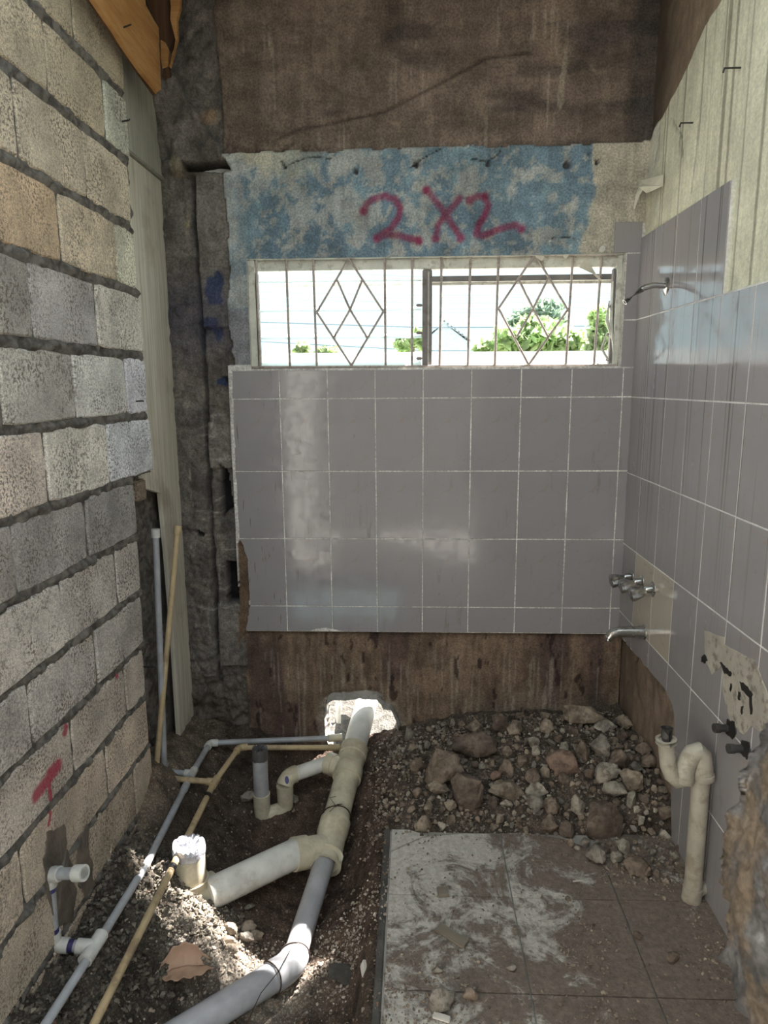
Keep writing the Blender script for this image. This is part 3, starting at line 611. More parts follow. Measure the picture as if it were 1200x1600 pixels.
for k, c in enumerate(CO):
    gp = .014 if k < 6 else .010; z1 = ZL[k]-gp; z0 = ZL[k+1]+gp; js = [ly(*p) for p in c]
    a = js[0]-.385; starts = [a-.385, a]+js
    for i in range(len(starts)-1):
        y0 = starts[i]+.0048; y1 = starts[i+1]-.0048
        if y1 < .95: continue
        # outline with worn corners
        q = []; cor = [(y0, z0), (y1, z0), (y1, z1), (y0, z1)]
        for e in range(4):
            p0 = np.array(cor[e]); p1 = np.array(cor[(e+1) % 4]); nseg = 7 if e % 2 == 0 else 5
            for t in range(nseg):
                s = t/nseg; wob = rs.uniform(-.0022, .0022, 2) if t else rs.uniform(.001, .005)*np.sign(np.mean(cor, 0)-p0)
                if e % 2 == 0: wob = wob*np.array([1, 1.6])
                q.append(p0+(p1-p0)*s+wob)
        cc_ = np.mean(q, 0); n = len(q); V_ = []; off = rs.uniform(-.0025, .0025)
        for (x_, ins) in [(-.03, 0), (off-.002, 0), (off+.0025, .005)]:
            for p in q:
                d_ = cc_-p; V_.append((x_, *(p+np.sign(d_)*ins-cc_)))
        F_ = [(j, (j+1) % n, n+(j+1) % n, n+j) for j in range(n)]+[(n+j, n+(j+1) % n, 2*n+(j+1) % n, 2*n+j) for j in range(n)]+[tuple(range(2*n, 3*n))]
        me = mesh('concrete_block', V_, F_, False); bm = bmesh.new(); bm.from_mesh(me); bmesh.ops.recalc_face_normals(bm, faces=bm.faces); bm.to_mesh(me); bm.free()
        painted = k in (8, 9, 10, 11, 12)
        ob = link('concrete_block', me, MBL if painted else MBP, wall_left); ob.location = (XL, cc_[0], cc_[1])
        t_ = spec.get((k, i-1), tints[k]); j_ = rs.uniform(.93, 1.07); g_ = sum(t_)/3; t_ = tuple((g_+(v-g_)*.9)*(j_ if g_ < .7 else .98) for v in t_); ob.color = (t_[0], min(t_[1], t_[0]*.965) if k not in (1, 6) or i-1 != 2 else t_[1], t_[2], 1)
# small broken infill piece at the end of the course
mb = MB(); mb.box((XL-.03, ly(214, 770)+.02, 1.16), (XL-.004, ly(214, 770)+.10, 1.238), bev=.006); o = mb.build('block_fragment', MBP, wall_left); o.color = (.33, .26, .19, 1)
# weathered boards that close the corner beyond the blocks
pf = empty('shuttering_board', (-1.04, 2.7, 1.2)); tag(pf, 'tall weathered plywood board closing the corner between block wall and back wall', 'board')
P_ = [(2.52, 2.40), (2.965, 2.40), (2.965, -.05), (2.77, -.05), (2.775, .5), (2.76, .9), (2.74, 1.14), (2.60, 1.18), (2.52, 1.19)]; n_ = len(P_); V_ = [(-1.035, *p) for p in P_]+[(-1.053, *p) for p in P_]
link('plywood_sheet', mesh('plywood_sheet', V_, [tuple(range(n_)), tuple(range(2*n_-1, n_-1, -1))]+[(i, (i+1) % n_, n_+(i+1) % n_, n_+i) for i in range(n_)], False), M['ply'], pf)
mb = MB(); mb.box((-1.085, 2.40, 2.405), (-1.020, 2.975, 2.86), bev=.004); mb.build('grey_panel', M['panel_green'], pf)

# ================================================================== ceiling, outside, front
mb = MB(); mb.box((-1.3, 1.72, 3.10), (1.2, 3.25, 3.25)); tag(mb.build('ceiling', M['conc'], smooth=False), kind='structure')
mb = MB(); mb.box((-9, -12, -.12), (9, .25, -.02)); tag(mb.build('added_yard_floor', M['conc'], smooth=False), kind='structure')  # unseen floor behind the camera, added to bounce sunlight into the room
mb = MB(); mb.box((-4, -1.8, -.1), (4, -1.6, 2.9)); tag(mb.build('added_wall_rear', M['conc_dark'], smooth=False), kind='structure')  # unseen wall, added and kept dark to dull reflections in the back tiles
mb = MB(); mb.box((-1.25, -1.6, -.1), (-1.05, .6, 2.9)); tag(mb.build('added_wall_left_rear', M['conc_light'], smooth=False), kind='structure')  # unseen pale wall, added to bounce light onto the right wall
mb = MB(); mb.box((.50, .58, -.1), (1.1, .76, 3.1)); tag(mb.build('wall_front_pier', M['conc_light'], smooth=False), kind='structure')
# ================================================================== ground
ctrl = [(q[0], q[1], float(onX(q[0], q[1], XL)[2])) for q in ((20, 1570), (43, 1543), (67, 1517), (98, 1488), (143, 1400), (177, 1335), (213, 1293), (240, 1200))]+[(110, 1510, .0), (100, 1590, -.02), (200, 1590, -.12), (70, 1560, .0), (160, 1500, .0), (200, 1430, .0), (240, 1360, .0), (250, 1290, .02),
        (290, 1230, .0), (300, 1170, .03), (340, 1145, .0), (400, 1130, .0), (450, 1150, -.05), (500, 1150, -.08), (350, 1250, -.15), (420, 1290, -.21), (380, 1320, -.22), (440, 1240, -.17), (480, 1260, -.2), (500, 1230, -.18),
        (300, 1480, -.10), (270, 1450, -.08), (360, 1480, -.19), (420, 1440, -.25), (420, 1520, -.27), (540, 1400, -.25), (560, 1330, -.22), (550, 1280, -.18), (520, 1560, -.24), (545, 1520, -.22), (400, 1590, -.29), (560, 1600, -.2),
        (582, 1450, -.12), (582, 1350, -.09), (582, 1280, -.06), (582, 1550, -.14), (300, 1560, -.26), (262, 1548, -.20), (600, 1200, .0), (640, 1160, .02), (560, 1220, -.12), (590, 1180, -.05), (330, 1500, -.14),
        (640, 1250, .02), (700, 1190, .08), (760, 1160, .09), (900, 1140, .12), (980, 1150, .13), (720, 1285, -.02), (800, 1290, -.02), (900, 1330, -.01), (960, 1290, .05), (1010, 1370, -.01), (1040, 1385, -.01), (1055, 1330, .03), (1040, 1260, .08), (850, 1220, .06), (950, 1200, .11), (690, 1130, .06),
        (800, 1400, -.04), (800, 1550, -.04), (1000, 1500, -.04), (1100, 1450, -.02), (650, 1400, -.05), (650, 1550, -.05)]
cp = np.array([onZ(*c) for c in ctrl]); extra = np.array([[-1.1, .9, .05], [-.5, .9, -.42], [-.5, 1.3, -.38], [-.7, 1.2, -.36], [-.1, .9, -.35], [.5, .9, -.04], [.95, .9, -.04], [.2, 3.0, .07], [.7, 3.0, .10], [-.6, 3.0, -.02], [-1.1, 3.0, .05], [-1.1, 1.6, .10], [-1.1, 2.2, .15]])
cp = np.vstack([cp, extra])
def kern(r): return np.sqrt(r*r+.03**2)
Kc = kern(np.hypot(cp[:, None, 0]-cp[None, :, 0], cp[:, None, 1]-cp[None, :, 1])); Kc += np.eye(len(cp))*-.02
wt = np.linalg.solve(Kc, cp[:, 2])
def hs(x, y):
    x = np.asarray(x, float); y = np.asarray(y, float); r = np.zeros(x.shape)
    for (a, b, _), k in zip(cp, wt): r = r+k*kern(np.hypot(x-a, y-b))
    return r
SX = -.077; SY = 2.215     # left and far edge of the tiled slab
def hsoil(x, y):
    x = np.asarray(x, float); y = np.asarray(y, float)
    h = hs(x, y)+(fbm(x, y, 12, 4, 81)-.5)*.05+(fbm(x, y, 45, 3, 82)-.5)*.022
    clod = sst(-.30, -.45, x+.35*(y-1.6)*0)*sst(2.25, 2.0, y)*sst(1.25, 1.4, y+10)
    for (bx_, by_, bh_, br_) in ((-.905, 1.93, .055, .045), (-.80, 1.98, .03, .05)): h = h+bh_*np.exp(-((x-bx_)**2+(y-by_)**2)/br_**2)
    h = h+sst(-.60, -.72, x)*sst(2.2, 1.95, y)*(fbm(x, y, 30, 3, 83)-.5)*.06
    sl = sst(SX-.035, SX-.005, x)*sst(SY+.03, SY-.01, y)
    edge = sst(SX-.11, SX-.045, x+(fbm(x, y, 10, 3, 84)-.5)*.05)*sst(SY+.05, SY, y)
    h = h*(1-edge)+np.maximum(h, -.03)*edge
    return h*(1-sl)+np.minimum(h, -.022)*sl
def ground(px, py, it=14):
    z = 0.0
    for _ in range(it): p = onZ(px, py, z); z = .5*z+.5*float(hsoil(p[0], p[1]))
    return onZ(px, py, z)
st = .0065; xs = np.arange(-1.08, .935, st); ys = np.arange(1.0, 2.975, st); X, Y = np.meshgrid(xs, ys, indexing='ij'); H = hsoil(X, Y)
n1 = fbm(X, Y, 7, 5, 91); n2 = fbm(X, Y, 25, 4, 92)
col = A(.135, .102, .078)*(.75+.5*n1[..., None])
clay = sst(-.75, -.60, X)*sst(SX+.02, SX-.03, X)*sst(1.6, 1.8, Y); col = lerp(col, A(.135, .090, .068)*np.ones_like(col), (clay*.7)[..., None])
dk = sst(-.60, -.74, X+(n1-.5)*.12)*sst(2.35, 2.05, Y); col = lerp(col, A(.105, .090, .070)*np.ones_like(col), (dk*.9)[..., None])
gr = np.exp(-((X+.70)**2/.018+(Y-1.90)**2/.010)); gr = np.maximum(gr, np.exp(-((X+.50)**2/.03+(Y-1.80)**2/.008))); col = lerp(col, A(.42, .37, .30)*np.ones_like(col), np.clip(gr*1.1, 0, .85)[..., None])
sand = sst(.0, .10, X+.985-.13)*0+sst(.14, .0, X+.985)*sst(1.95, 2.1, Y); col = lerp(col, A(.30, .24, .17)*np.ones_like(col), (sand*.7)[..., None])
rb_ = sst(2.15, 2.3, Y)*sst(-.2, .0, X); col = lerp(col, A(.16, .13, .105)*np.ones_like(col), (rb_*.6)[..., None])
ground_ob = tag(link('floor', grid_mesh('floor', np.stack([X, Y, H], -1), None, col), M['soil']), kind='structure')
mb = MB(); mb.box((-1.2, .2, -.5), (1.1, 3.1, -.42)); mb.build('floor_base', M['conc'], ground_ob, smooth=False)
# tiled slab that is left of the old floor
mb = MB(); mb.box((SX-.004, .3, -.09), (XR, SY-.002, -.008)); slab = tag(mb.build('floor_slab', M['conc'], smooth=False), kind='structure')
mb = MB(); mb.box((SX-.026, .3, -.10), (SX-.004, SY+.01, -.004), bev=.004); mb.build('slab_edge', M['conc_dark'], slab)
def ftile(poly, dz=0):
    P2 = [np.array(p, float) for p in poly]; c = np.mean(P2, 0); n = len(P2); V_ = []
    for (h, ins) in [(-.010, 0), (-.0015, 0), (0, .0015)]:
        for p in P2: q = p+(c-p)/np.linalg.norm(c-p)*ins; V_.append((q[0]-c[0], q[1]-c[1], h))
    F_ = [(j, (j+1) % n, n+(j+1) % n, n+j) for j in range(n)]+[(n+j, n+(j+1) % n, 2*n+(j+1) % n, 2*n+j) for j in range(n)]+[tuple(range(2*n, 3*n))]
    me = mesh('floor_tile', V_, F_, False); bm = bmesh.new(); bm.from_mesh(me); bmesh.ops.recalc_face_normals(bm, faces=bm.faces); bm.to_mesh(me); bm.free()
    o = link('floor_tile', me, M['floor_tile'], slab); o.location = (c[0], c[1], dz); return o
fx = [SX, .309, .635, .908]; fy = [SY, 1.895, 1.550, 1.205, .86]
for i in range(3):
    for j in range(4):
        a, b, c_, d_ = fx[i]+.002, fx[i+1]-.002, fy[j+1]+.002, fy[j]-.002
        if (i, j) == (0, 0):
            k1 = onZ(608, 1330, 0); k2 = onZ(668, 1312, 0); k3 = onZ(640, 1298, 0)
            ftile([(a, k1[1]+.003), (k2[0]-.02, k2[1]+.016), (k2[0]-.004, k2[1]+.022), (k3[0], d_), (a, d_)], .001)
            ftile([(a, c_), (b, c_), (b, d_-.012), (b-.12, d_-.014), (k2[0]+.06, k2[1]+.028), (k2[0]+.0, k2[1]+.016), (k2[0]-.02, k2[1]+.010), (a, k1[1]-.003)])
        elif (i, j) == (1, 0): ftile([(a, c_), (b, c_), (b, d_-.10), (b-.10, d_-.03), (a+.08, d_), (a, d_-.005)], -.001)
        else: ftile([(a, c_), (b, c_), (b, d_), (a, d_)], rs.uniform(-.001, .001))

# ------------------------------------------------------------------ stones
def hull_rock(seed, npt=18, sub=False):
    r = np.random.RandomState(seed); bm = bmesh.new()
    for i in range(npt):
        v = r.normal(size=3); v /= np.linalg.norm(v); v *= r.uniform(.42, .5); bm.verts.new(v)
    bmesh.ops.convex_hull(bm, input=bm.verts)
    loose = [v for v in bm.verts if not v.link_faces]; bmesh.ops.delete(bm, geom=loose, context='VERTS')
    bmesh.ops.dissolve_limit(bm, angle_limit=math.radians(9), verts=bm.verts, edges=bm.edges)
    bmesh.ops.bevel(bm, geom=list(bm.edges), offset=.035, segments=1, affect='EDGES', clamp_overlap=True)
    if sub:
        bmesh.ops.triangulate(bm, faces=bm.faces); bmesh.ops.subdivide_edges(bm, edges=bm.edges, cuts=3, use_grid_fill=True); bmesh.ops.triangulate(bm, faces=bm.faces)
        from mathutils import noise as mn
        for v in bm.verts:
            q = v.co*6+Vector((seed, 0, 0)); v.co += v.co.normalized()*(mn.fractal(q, .8, 2, 4)*.05)
    me = bpy.data.meshes.new('stone'); bm.to_mesh(me); bm.free()
    me.polygons.foreach_set('use_smooth', [bool(sub)]*len(me.polygons)); me.materials.append(M['rock']); return me
RK = [hull_rock(100+i, 12+i % 9) for i in range(14)]; RKB = [hull_rock(300+i, 16+i % 6, True) for i in range(10)]
def stone(p, size, color, me=None, label=None, group=None, rot=None, sink=.28, name='stone'):
    me = me or RK[rs.randint(len(RK))]; o = bpy.data.objects.new(name, me); C.objects.link(o)
    o.scale = size; o.rotation_euler = rot if rot is not None else tuple(rs.uniform(0, 6.28, 3))
    o.location = (p[0], p[1], p[2]+min(size)*(.5-sink)); o.color = (*color, 1)
    tag(o, label, 'stone', group); return o
def pxm(p): q = RW.T @ (np.array(p)-CAM); return -q[2]/FPX      # metres per pixel there
BR = (.25, .195, .150); DK = (.175, .136, .108); TN = (.32, .262, .20); LG = (.39, .35, .285); GR = (.27, .242, .205); RD = (.24, .165, .127)
LBL = 'of the rubble heap under the back wall'
big = [  # x, y, w, h, colour, flatness, label
    (907, 1121, 64, 30, TN, .45, 'long pale brown flat slab lying on top of the rubble heap against the back wall'),
    (744, 1169, 72, 40, DK, .6, 'dark brown lumpy clod on top of the left half of the rubble heap'),
    (690, 1202, 66, 56, BR, .7, 'wide dusty brown boulder in front of the dark clod on the left of the rubble'),
    (731, 1234, 54, 70, DK, .8, 'tall dark clod with a rounded foot, largest at the near left of the rubble'),
    (681, 1231, 42, 18, TN, .5, 'small flat tan stone wedged below the wide dusty boulder'),
    (651, 1199, 24, 30, BR, .8, 'upright brown stone at the left end of the rubble beside the main pipe'),
    (662, 1289, 28, 32, TN, .7, 'brown wedge shaped stone just behind the cracked corner floor tile'),
    (781, 1132, 30, 32, DK, .8, 'dark pointed stone against the back wall at the middle of the rubble'),
    (740, 1138, 26, 22, TN, .8, 'tan rounded stone behind the dark lumpy clod near the back wall'),
    (880, 1195, 50, 42, RD, .7, 'reddish brown chunk with a pale rim in the middle of the rubble'),
    (939, 1168, 32, 50, GR, .8, 'tall grey brown stone standing upright under the flat slab'),
    (911, 1172, 24, 40, BR, .8, 'narrow brown stone leaning beside the tall grey brown one'),
    (946, 1209, 46, 30, LG, .6, 'pale grey pointed stone at the middle right of the rubble'),
    (987, 1220, 36, 38, TN, .8, 'tan blocky stone left of the sink trap in the rubble'),
    (967, 1188, 32, 28, BR, .8, 'brown rough stone behind the tan blocky stone near the right wall'),
    (958, 1237, 36, 24, LG, .7, 'light lumpy stone below the pale pointed stone'),
    (902, 1256, 27, 38, LG, .8, 'whitish angular stone standing left of the big near clod'),
    (941, 1290, 68, 62, DK, .75, 'biggest dark brown clod at the near right of the rubble'),
    (794, 1238, 54, 30, TN, .6, 'tan layered stone in the front middle of the rubble'),
    (838, 1238, 32, 24, LG, .7, 'light grey round stone right of the tan layered stone'),
    (836, 1256, 30, 20, GR, .7, 'flat grey stone in front of the light grey round stone'),
    (861, 1260, 26, 28, BR, .8, 'brown knobbly stone at the front middle of the rubble'),
    (885, 1296, 28, 30, DK, .8, 'dark rounded stone behind the far edge of the floor tiles'),
    (858, 1288, 30, 22, BR, .8, 'brown rounded stone beside the dark one behind the floor tiles'),
    (781, 1280, 17, 17, TN, .8, 'small tan rounded stone behind the middle of the far tile edge'),
    (833, 1216, 27, 24, BR, .8, 'brown faceted stone right of the reddish pebble'),
    (774, 1212, 19, 17, RD, .8, 'small reddish pebble in the middle of the rubble'),
    (792, 1203, 26, 30, BR, .8, 'brown angular stone above the reddish pebble'),
    (1017, 1191, 34, 22, BR, .7, 'brown flat stone beside the socket of the sink trap'),
    (1005, 1172, 24, 20, DK, .8, 'dark stone at the far right of the rubble by the cut wall'),
    (930, 1337, 34, 26, GR, .8, 'grey brown lump at the near foot of the rubble on the tiles'),
    (972, 1322, 21, 28, LG, .8, 'light upright stone at the near foot of the big clod'),
    (963, 1341, 23, 18, LG, .8, 'light rounded stone lowest of the pale pair before the big clod'),
    (998, 1356, 44, 26, BR, .7, 'brown flattened clod nearest the drain pipe of the sink trap'),
    (913, 1317, 16, 17, GR, .8, 'small grey stone left of the light upright stone'),
    (837, 1174, 16, 17, LG, .9, 'small whitish pebble at the back middle of the rubble'),
    (805, 1140, 26, 26, TN, .8, 'tan stone right of the dark pointed stone by the back wall'),
    (853, 1138, 26, 22, TN, .8, 'tan stone left of the flat slab by the back wall'),
    (975, 1130, 26, 22, TN, .8, 'tan stone right of the flat slab under the back wall'),
    (945, 1136, 32, 17, LG, .7, 'pale flat stone right below the flat slab'),
    (862, 1180, 22, 24, TN, .8, 'tan chip left of the reddish brown chunk'),
    (833, 1160, 20, 20, LG, .8, 'pale lump above the small whitish pebble'),
    (995, 1200, 22, 18, GR, .8, 'grey lump behind the tan blocky stone'),
    (1040, 1268, 22, 28, BR, .8, 'brown stone at the foot of the tiled wall below the trap'),
    (460, 1248, 12, 17, LG, .8, 'small pale stone beside the trap of the short capped pipe'),
    (388, 1248, 24, 18, GR, .7, 'grey stone left of the foot of the short capped pipe'),
    (690, 1562, 46, 42, GR, .6, 'large greenish grey stone on the floor tiles at the bottom of the photo'),
    (735, 1556, 26, 20, BR, .7, 'brown clod right of the large greenish stone on the floor tiles'),
    (683, 1517, 18, 12, LG, .7, 'pale bluish chip behind the large greenish stone on the tiles'),
    (799, 1512, 18, 10, GR, .6, 'small blue grey chip on the middle of the floor tiles'),
    (1050, 1497, 22, 16, DK, .7, 'dark clod on the right floor tiles'),
    (888, 1405, 10, 8, DK, .8, 'small dark crumb on the tiles before the rubble'),
    (997, 1463, 14, 12, DK, .8, 'small dark clod on the tiles left of the drain pipe foot'),
    (362, 1452, 26, 16, TN, .6, 'tan stone on the gravel right of the lit mound'),
    (386, 1450, 28, 17, TN, .6, 'tan flat stone in the gravel under the long branch pipe'),
    (385, 1466, 24, 18, GR, .6, 'grey brown stone in the middle of the gravel before the branch pipe'),
    (400, 1463, 24, 18, TN, .6, 'tan stone at the right end of the gravel before the branch pipe'),
    (357, 1470, 20, 14, TN, .7, 'tan stone nearest the lit mound'),
    (362, 1484, 24, 14, TN, .6, 'tan stone at the near edge of the gravel'),
    (392, 1420, 20, 12, GR, .7, 'grey stone touching the underside of the branch pipe'),
]
for k, (px, py, w_, h_, c_, fl, lb) in enumerate(big):
    slabtop = None; g = ground(px, py+h_*.3)
    if g[0] > SX and g[1] < SY-.02: g = onZ(px, py+h_*.3, 0.0)
    m_ = pxm(g); sx = w_*m_; sz = h_*m_*.92
    sy = sx*fl if px < 1060 else sx*.7
    lg = w_ >= 40
    stone(g, (sx*1.22, sy*1.25, sz*1.3), c_, RKB[k % len(RKB)] if w_ > 22 else RK[k % len(RK)], lb, None, (rs.uniform(-.25, .25), rs.uniform(-.25, .25), rs.uniform(0, 6.28) if abs(sx-sy) < .2*sx else rs.uniform(-.3, .3)), .12)
# the smaller stones of the heap, all alike
def in_heap(px, py):
    g = ground(px, py, 9); return g
placed = [(b[0], b[1], b[2], b[3]) for b in big]
cnt = 0; tries = 0
heap = [(600, 1165), (640, 1140), (700, 1128), (800, 1122), (900, 1118), (1000, 1128), (1030, 1180), (1055, 1260), (1066, 1350), (1040, 1380), (985, 1375), (940, 1350), (870, 1312), (800, 1298), (720, 1296), (640, 1296), (590, 1270), (585, 1200)]
hx = np.array(heap, float)
while cnt < 290 and tries < 9000:
    tries += 1; px = rs.uniform(585, 1066); py = rs.uniform(1118, 1385)
    if not inpoly(np.array(px), np.array(py), heap): continue
    s = rs.choice([8, 10, 13, 16, 20, 26], p=[.12, .2, .24, .2, .14, .10])
    if px < 640 and s > 12: s = 9
    if any(abs(px-a) < (s+w_)*.36 and abs(py-b) < (s+h_)*.36 for a, b, w_, h_ in placed): continue
    g = in_heap(px, py)
    if g[0] > SX and g[1] < SY-.02: g = onZ(px, py, 0.0)
    m_ = pxm(g); ci = rs.randint(7); c_ = [BR, DK, TN, GR, LG, BR, TN][ci]; cn_ = ['brown', 'dark brown', 'tan', 'grey', 'pale', 'brown', 'tan'][ci]; zn = 'left' if px < 740 else ('middle' if px < 900 else 'right'); fb = 'near' if py > 1240 else 'far'; lbs = 'small %s stone in the %s %s part of the rubble heap' % (cn_, fb, zn); j = rs.uniform(.8, 1.15); placed.append((px, py, s, s))
    stone(g, (s*m_*1.2, s*m_*rs.uniform(.8, 1.2), s*m_*rs.uniform(.75, 1.1)), tuple(v*j for v in c_), None, lbs, 'small %s stones, %s %s part of the heap' % (cn_, fb, zn)); cnt += 1
# gravel: nobody could count it
def gravel(name, pts, label, mat=None, parent=None, cols=None):
    tv = []; 
    for k in range(6):
        me = hull_rock(500+k, 9); tv.append((np.array([v.co[:] for v in me.vertices]), [tuple(p.vertices) for p in me.polygons]))
    V_ = []; F_ = []; Cc = []; k0 = 0
    for (x, y, z, s, c_) in pts:
        a, f = tv[rs.randint(6)]; th = rs.uniform(0, 6.28); R_ = np.array([[math.cos(th), -math.sin(th), 0], [math.sin(th), math.cos(th), 0], [0, 0, 1]])
        v = (a*np.array([s, s*rs.uniform(.6, 1), s*rs.uniform(.5, .9)])) @ R_.T+np.array([x, y, z+s*.12]); V_.append(v); F_ += [tuple(i+k0 for i in q) for q in f]; Cc += [c_]*len(v); k0 += len(v)
    me = mesh(name, np.vstack(V_), F_, False); a = me.attributes.new('tint', 'FLOAT_COLOR', 'POINT'); cc4 = np.ones((k0, 4), np.float32); cc4[:, :3] = np.array(Cc); a.data.foreach_set('color', cc4.reshape(-1))
    return tag(link(name, me, M['gravel'], parent), label, 'gravel', None, 'stuff')
def scatter(n, fx_, smin, smax, cols, dens=None, top=False):
    out = []
    while len(out) < n:
        x = rs.uniform(-1.0, .90, 400); y = rs.uniform(1.3, 2.92, 400); d = dens(x, y); k = rs.rand(400) < d; x = x[k]; y = y[k]
        z = hsoil(x, y)
        for a, b, c in zip(x, y, z):
            onslab = a > SX-.02 and b < SY
            if onslab: c = 0.0
            s = smin+(smax-smin)*rs.rand()**2.2; cc_ = np.array(cols[rs.randint(len(cols))])*rs.uniform(.75, 1.2); out.append((a, b, c, s, cc_))
    return out[:n]
d_heap = lambda x, y: np.clip(sst(-.22, -.12, x)*sst(SY-.05, SY+.06, y)+sst(.55, .80, x)*sst(1.85, 2.1, y), 0, 1)
gravel('rubble_gravel', scatter(3800, None, .006, .026, [BR, DK, TN, GR, BR, LG], d_heap), 'fine brown crumbs and chips filling the rubble heap')
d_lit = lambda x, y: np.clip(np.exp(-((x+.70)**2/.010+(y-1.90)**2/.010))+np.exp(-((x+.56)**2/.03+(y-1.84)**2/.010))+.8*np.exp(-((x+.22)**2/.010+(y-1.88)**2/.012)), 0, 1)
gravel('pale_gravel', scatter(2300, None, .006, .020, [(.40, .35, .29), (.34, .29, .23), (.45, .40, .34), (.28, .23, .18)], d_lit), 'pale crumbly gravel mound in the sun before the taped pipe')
d_dark = lambda x, y: sst(-.62, -.72, x+.1*np.sin(9*y))*sst(2.15, 1.95, y)*.9
gravel('dark_clods', scatter(3600, None, .008, .030, [(.11, .095, .073), (.15, .13, .10), (.08, .068, .052), (.19, .168, .13)], d_dark), 'dark damp crumbly soil heaped along the foot of the block wall')
d_tr = lambda x, y: np.where((x < SX), .35*np.clip(sst(.45, .6, fbm(x, y, 8, 3, 111))+.25, 0, 1), 0)
gravel('trench_crumbs', scatter(2300, None, .005, .020, [BR, (.20, .135, .095), TN, DK], d_tr), 'loose reddish brown crumbs in the pipe trench')
d_fl = lambda x, y: np.where((x > SX) & (y < SY), np.clip(.06+.5*sst(.5, .68, fbm(x, y, 6, 3, 121))*sst(.1, .5, x)+.5*sst(1.75, 1.55, y)*sst(.3, .1, x), 0, 1)*.6, 0)
gravel('floor_crumbs', scatter(2600, None, .004, .016, [DK, BR, BR, TN], d_fl), 'loose brown crumbs of dirt spread on the muddy floor tiles')
# bits lying on the tiles
def chipbox(px, py, sx, sy, sz, rz_, mat, name, label, cat, tilt=(0, 0)):
    g = ground(px, py); 
    if g[0] > SX-.01 and g[1] < SY: g = onZ(px, py, 0)
    me_ = MB(); me_.box((-sx/2, -sy/2, 0), (sx/2, sy/2, sz), bev=min(sz, .006)*.3); V_ = []
    o = me_.build(name, mat)
    for v in o.data.vertices: v.co += Vector(rs.uniform(-1, 1, 3)*min(sx, sy)*.05*np.array([1, 1, .2]))
    o.location = (g[0], g[1], g[2]+.002); o.rotation_euler = (tilt[0], tilt[1], rz_); return tag(o, label, cat)
M['bit'] = simple('dusty_tile_bit', (.20, .17, .13), .8, bsc=60); M['bitw'] = simple('white_tile_bit', (.62, .58, .52), .4)
chipbox(692, 1397, .034, .036, .012, .1, M['bit'], 'mortar_chip', 'square dusty mortar chip on the far left floor tile', 'chip')
chipbox(706, 1465, .10, .032, .010, -.65, M['bit'], 'tile_strip', 'long dusty tile strip lying askew on the left floor tiles', 'chip')
chipbox(690, 1592, .045, .018, .006, -.3, M['bitw'], 'white_chip', 'white tile splinter at the bottom edge before the large greenish stone', 'chip')
chipbox(992, 1284, .05, .032, .014, -.3, M['bit'], 'tan_chip', 'tan square tile chip in the rubble below the sink trap', 'chip', (.3, .1))
chipbox(902, 1378, .03, .006, .004, .2, M['bitw'], 'white_sliver', 'thin white sliver on the right floor tiles', 'chip')
o = stone(ground(538, 1527), (.13, .07, .035), (.10, .095, .085), RKB[3], 'flat dark slate like slab at the edge of the trench beside the lower pipe', None, (.25, .1, -.2), .1)
chipbox(567, 1520, .012, .035, .03, .3, M['bitw'], 'white_flake', 'white upright flake at the right end of the flat dark slab', 'chip', (.2, .3))
# ================================================================== drain pipes
def pipe(a, b, r, name, mat, parent, n=24, pts=None, hollow=False):
    mb = MB(); P = pts or [a, b]; P = [np.array(p, float) for p in P]
    if hollow:
        R = [r]*len(P); e = P[-1]; d = toward(P[-1], P[-2], .06)
        mb.sweep(P+[e, d], R+[r*.88, r*.88], n, caps=True)
    else: mb.sweep(P, r, n)
    return mb.build(name, mat, parent)
def collar(p, d, r, L, name, mat, parent, lip=.1, n=28):
    """a ring with a rounded lip around p, along unit d"""
    d = np.array(d, float); d /= np.linalg.norm(d); p = np.array(p, float); mb = MB()
    prof = [(-.5, 1.0), (-.5, 1+lip), (-.44, 1+lip*1.25), (.44, 1+lip*1.25), (.5, 1+lip), (.5, 1.0)]
    mb.sweep([p+d*L*a+d*1e-5*i for i, (a, b) in enumerate(prof)], [r*b for a, b in prof], n); return mb.build(name, mat, parent)
def unit(v): v = np.array(v, float); return v/np.linalg.norm(v)
R4 = .054; R2 = .032; R3 = .0435
main = empty('drain_pipe', onZ(500, 1330, -.15)); tag(main, 'large white plastic drain line from the wall hole down the trench, with two branches', 'pipe')
pO = onZ(572, 1098, .055); pO = pO+unit(pO-onZ(541, 1215, -.09))*.42
pW1 = onZ(541, 1215, -.09); pW1 = onZ(541, 1212, -.085); pW2 = onZ(514, 1322, -.155); pS = onZ(500, 1352, -.165)
q1 = onZ(557, 1160, -.03)
dmain = unit(pW2-pO)
L_ = lambda t: pO+(pW2-pO)*t
def tpar(px, py):   # parameter on the main line nearest to a pixel
    best = None
    for t in np.linspace(0, 1.1, 300):
        p = L_(t); v = RW.T@(p-CAM); x_ = 600+FPX*v[0]/-v[2]; y_ = 800-FPX*v[1]/-v[2]; e = math.hypot(x_-px, y_-py)
        if best is None or e < best[0]: best = (e, t)
    return best[1]
tA, tB = tpar(556, 1170), tpar(537, 1215); tC, tD = tpar(522, 1283), tpar(502, 1352)
pipe(L_(0), L_(tA+.01), R4*.97, 'upper_pipe', M['pvc'], main, hollow=False)
mbx = MB(); a_, b_ = L_(tA), L_(tB); 
mbx.sweep([a_, a_, toward(a_, b_, .05), toward(a_, b_, .055), toward(b_, a_, .055), toward(b_, a_, .05), b_, b_], [R4, R4*1.14, R4*1.14, R4*1.06, R4*1.06, R4*1.14, R4*1.14, R4], 28)
br1 = onZ(512, 1192, -.045); s1 = L_(tA+(tB-tA)*.75); mbx.sweep([s1, toward(br1, s1, .035), toward(br1, s1, .034), br1, br1], [R2*1.35, R2*1.3, R2*1.5, R2*1.5, R2], 24)
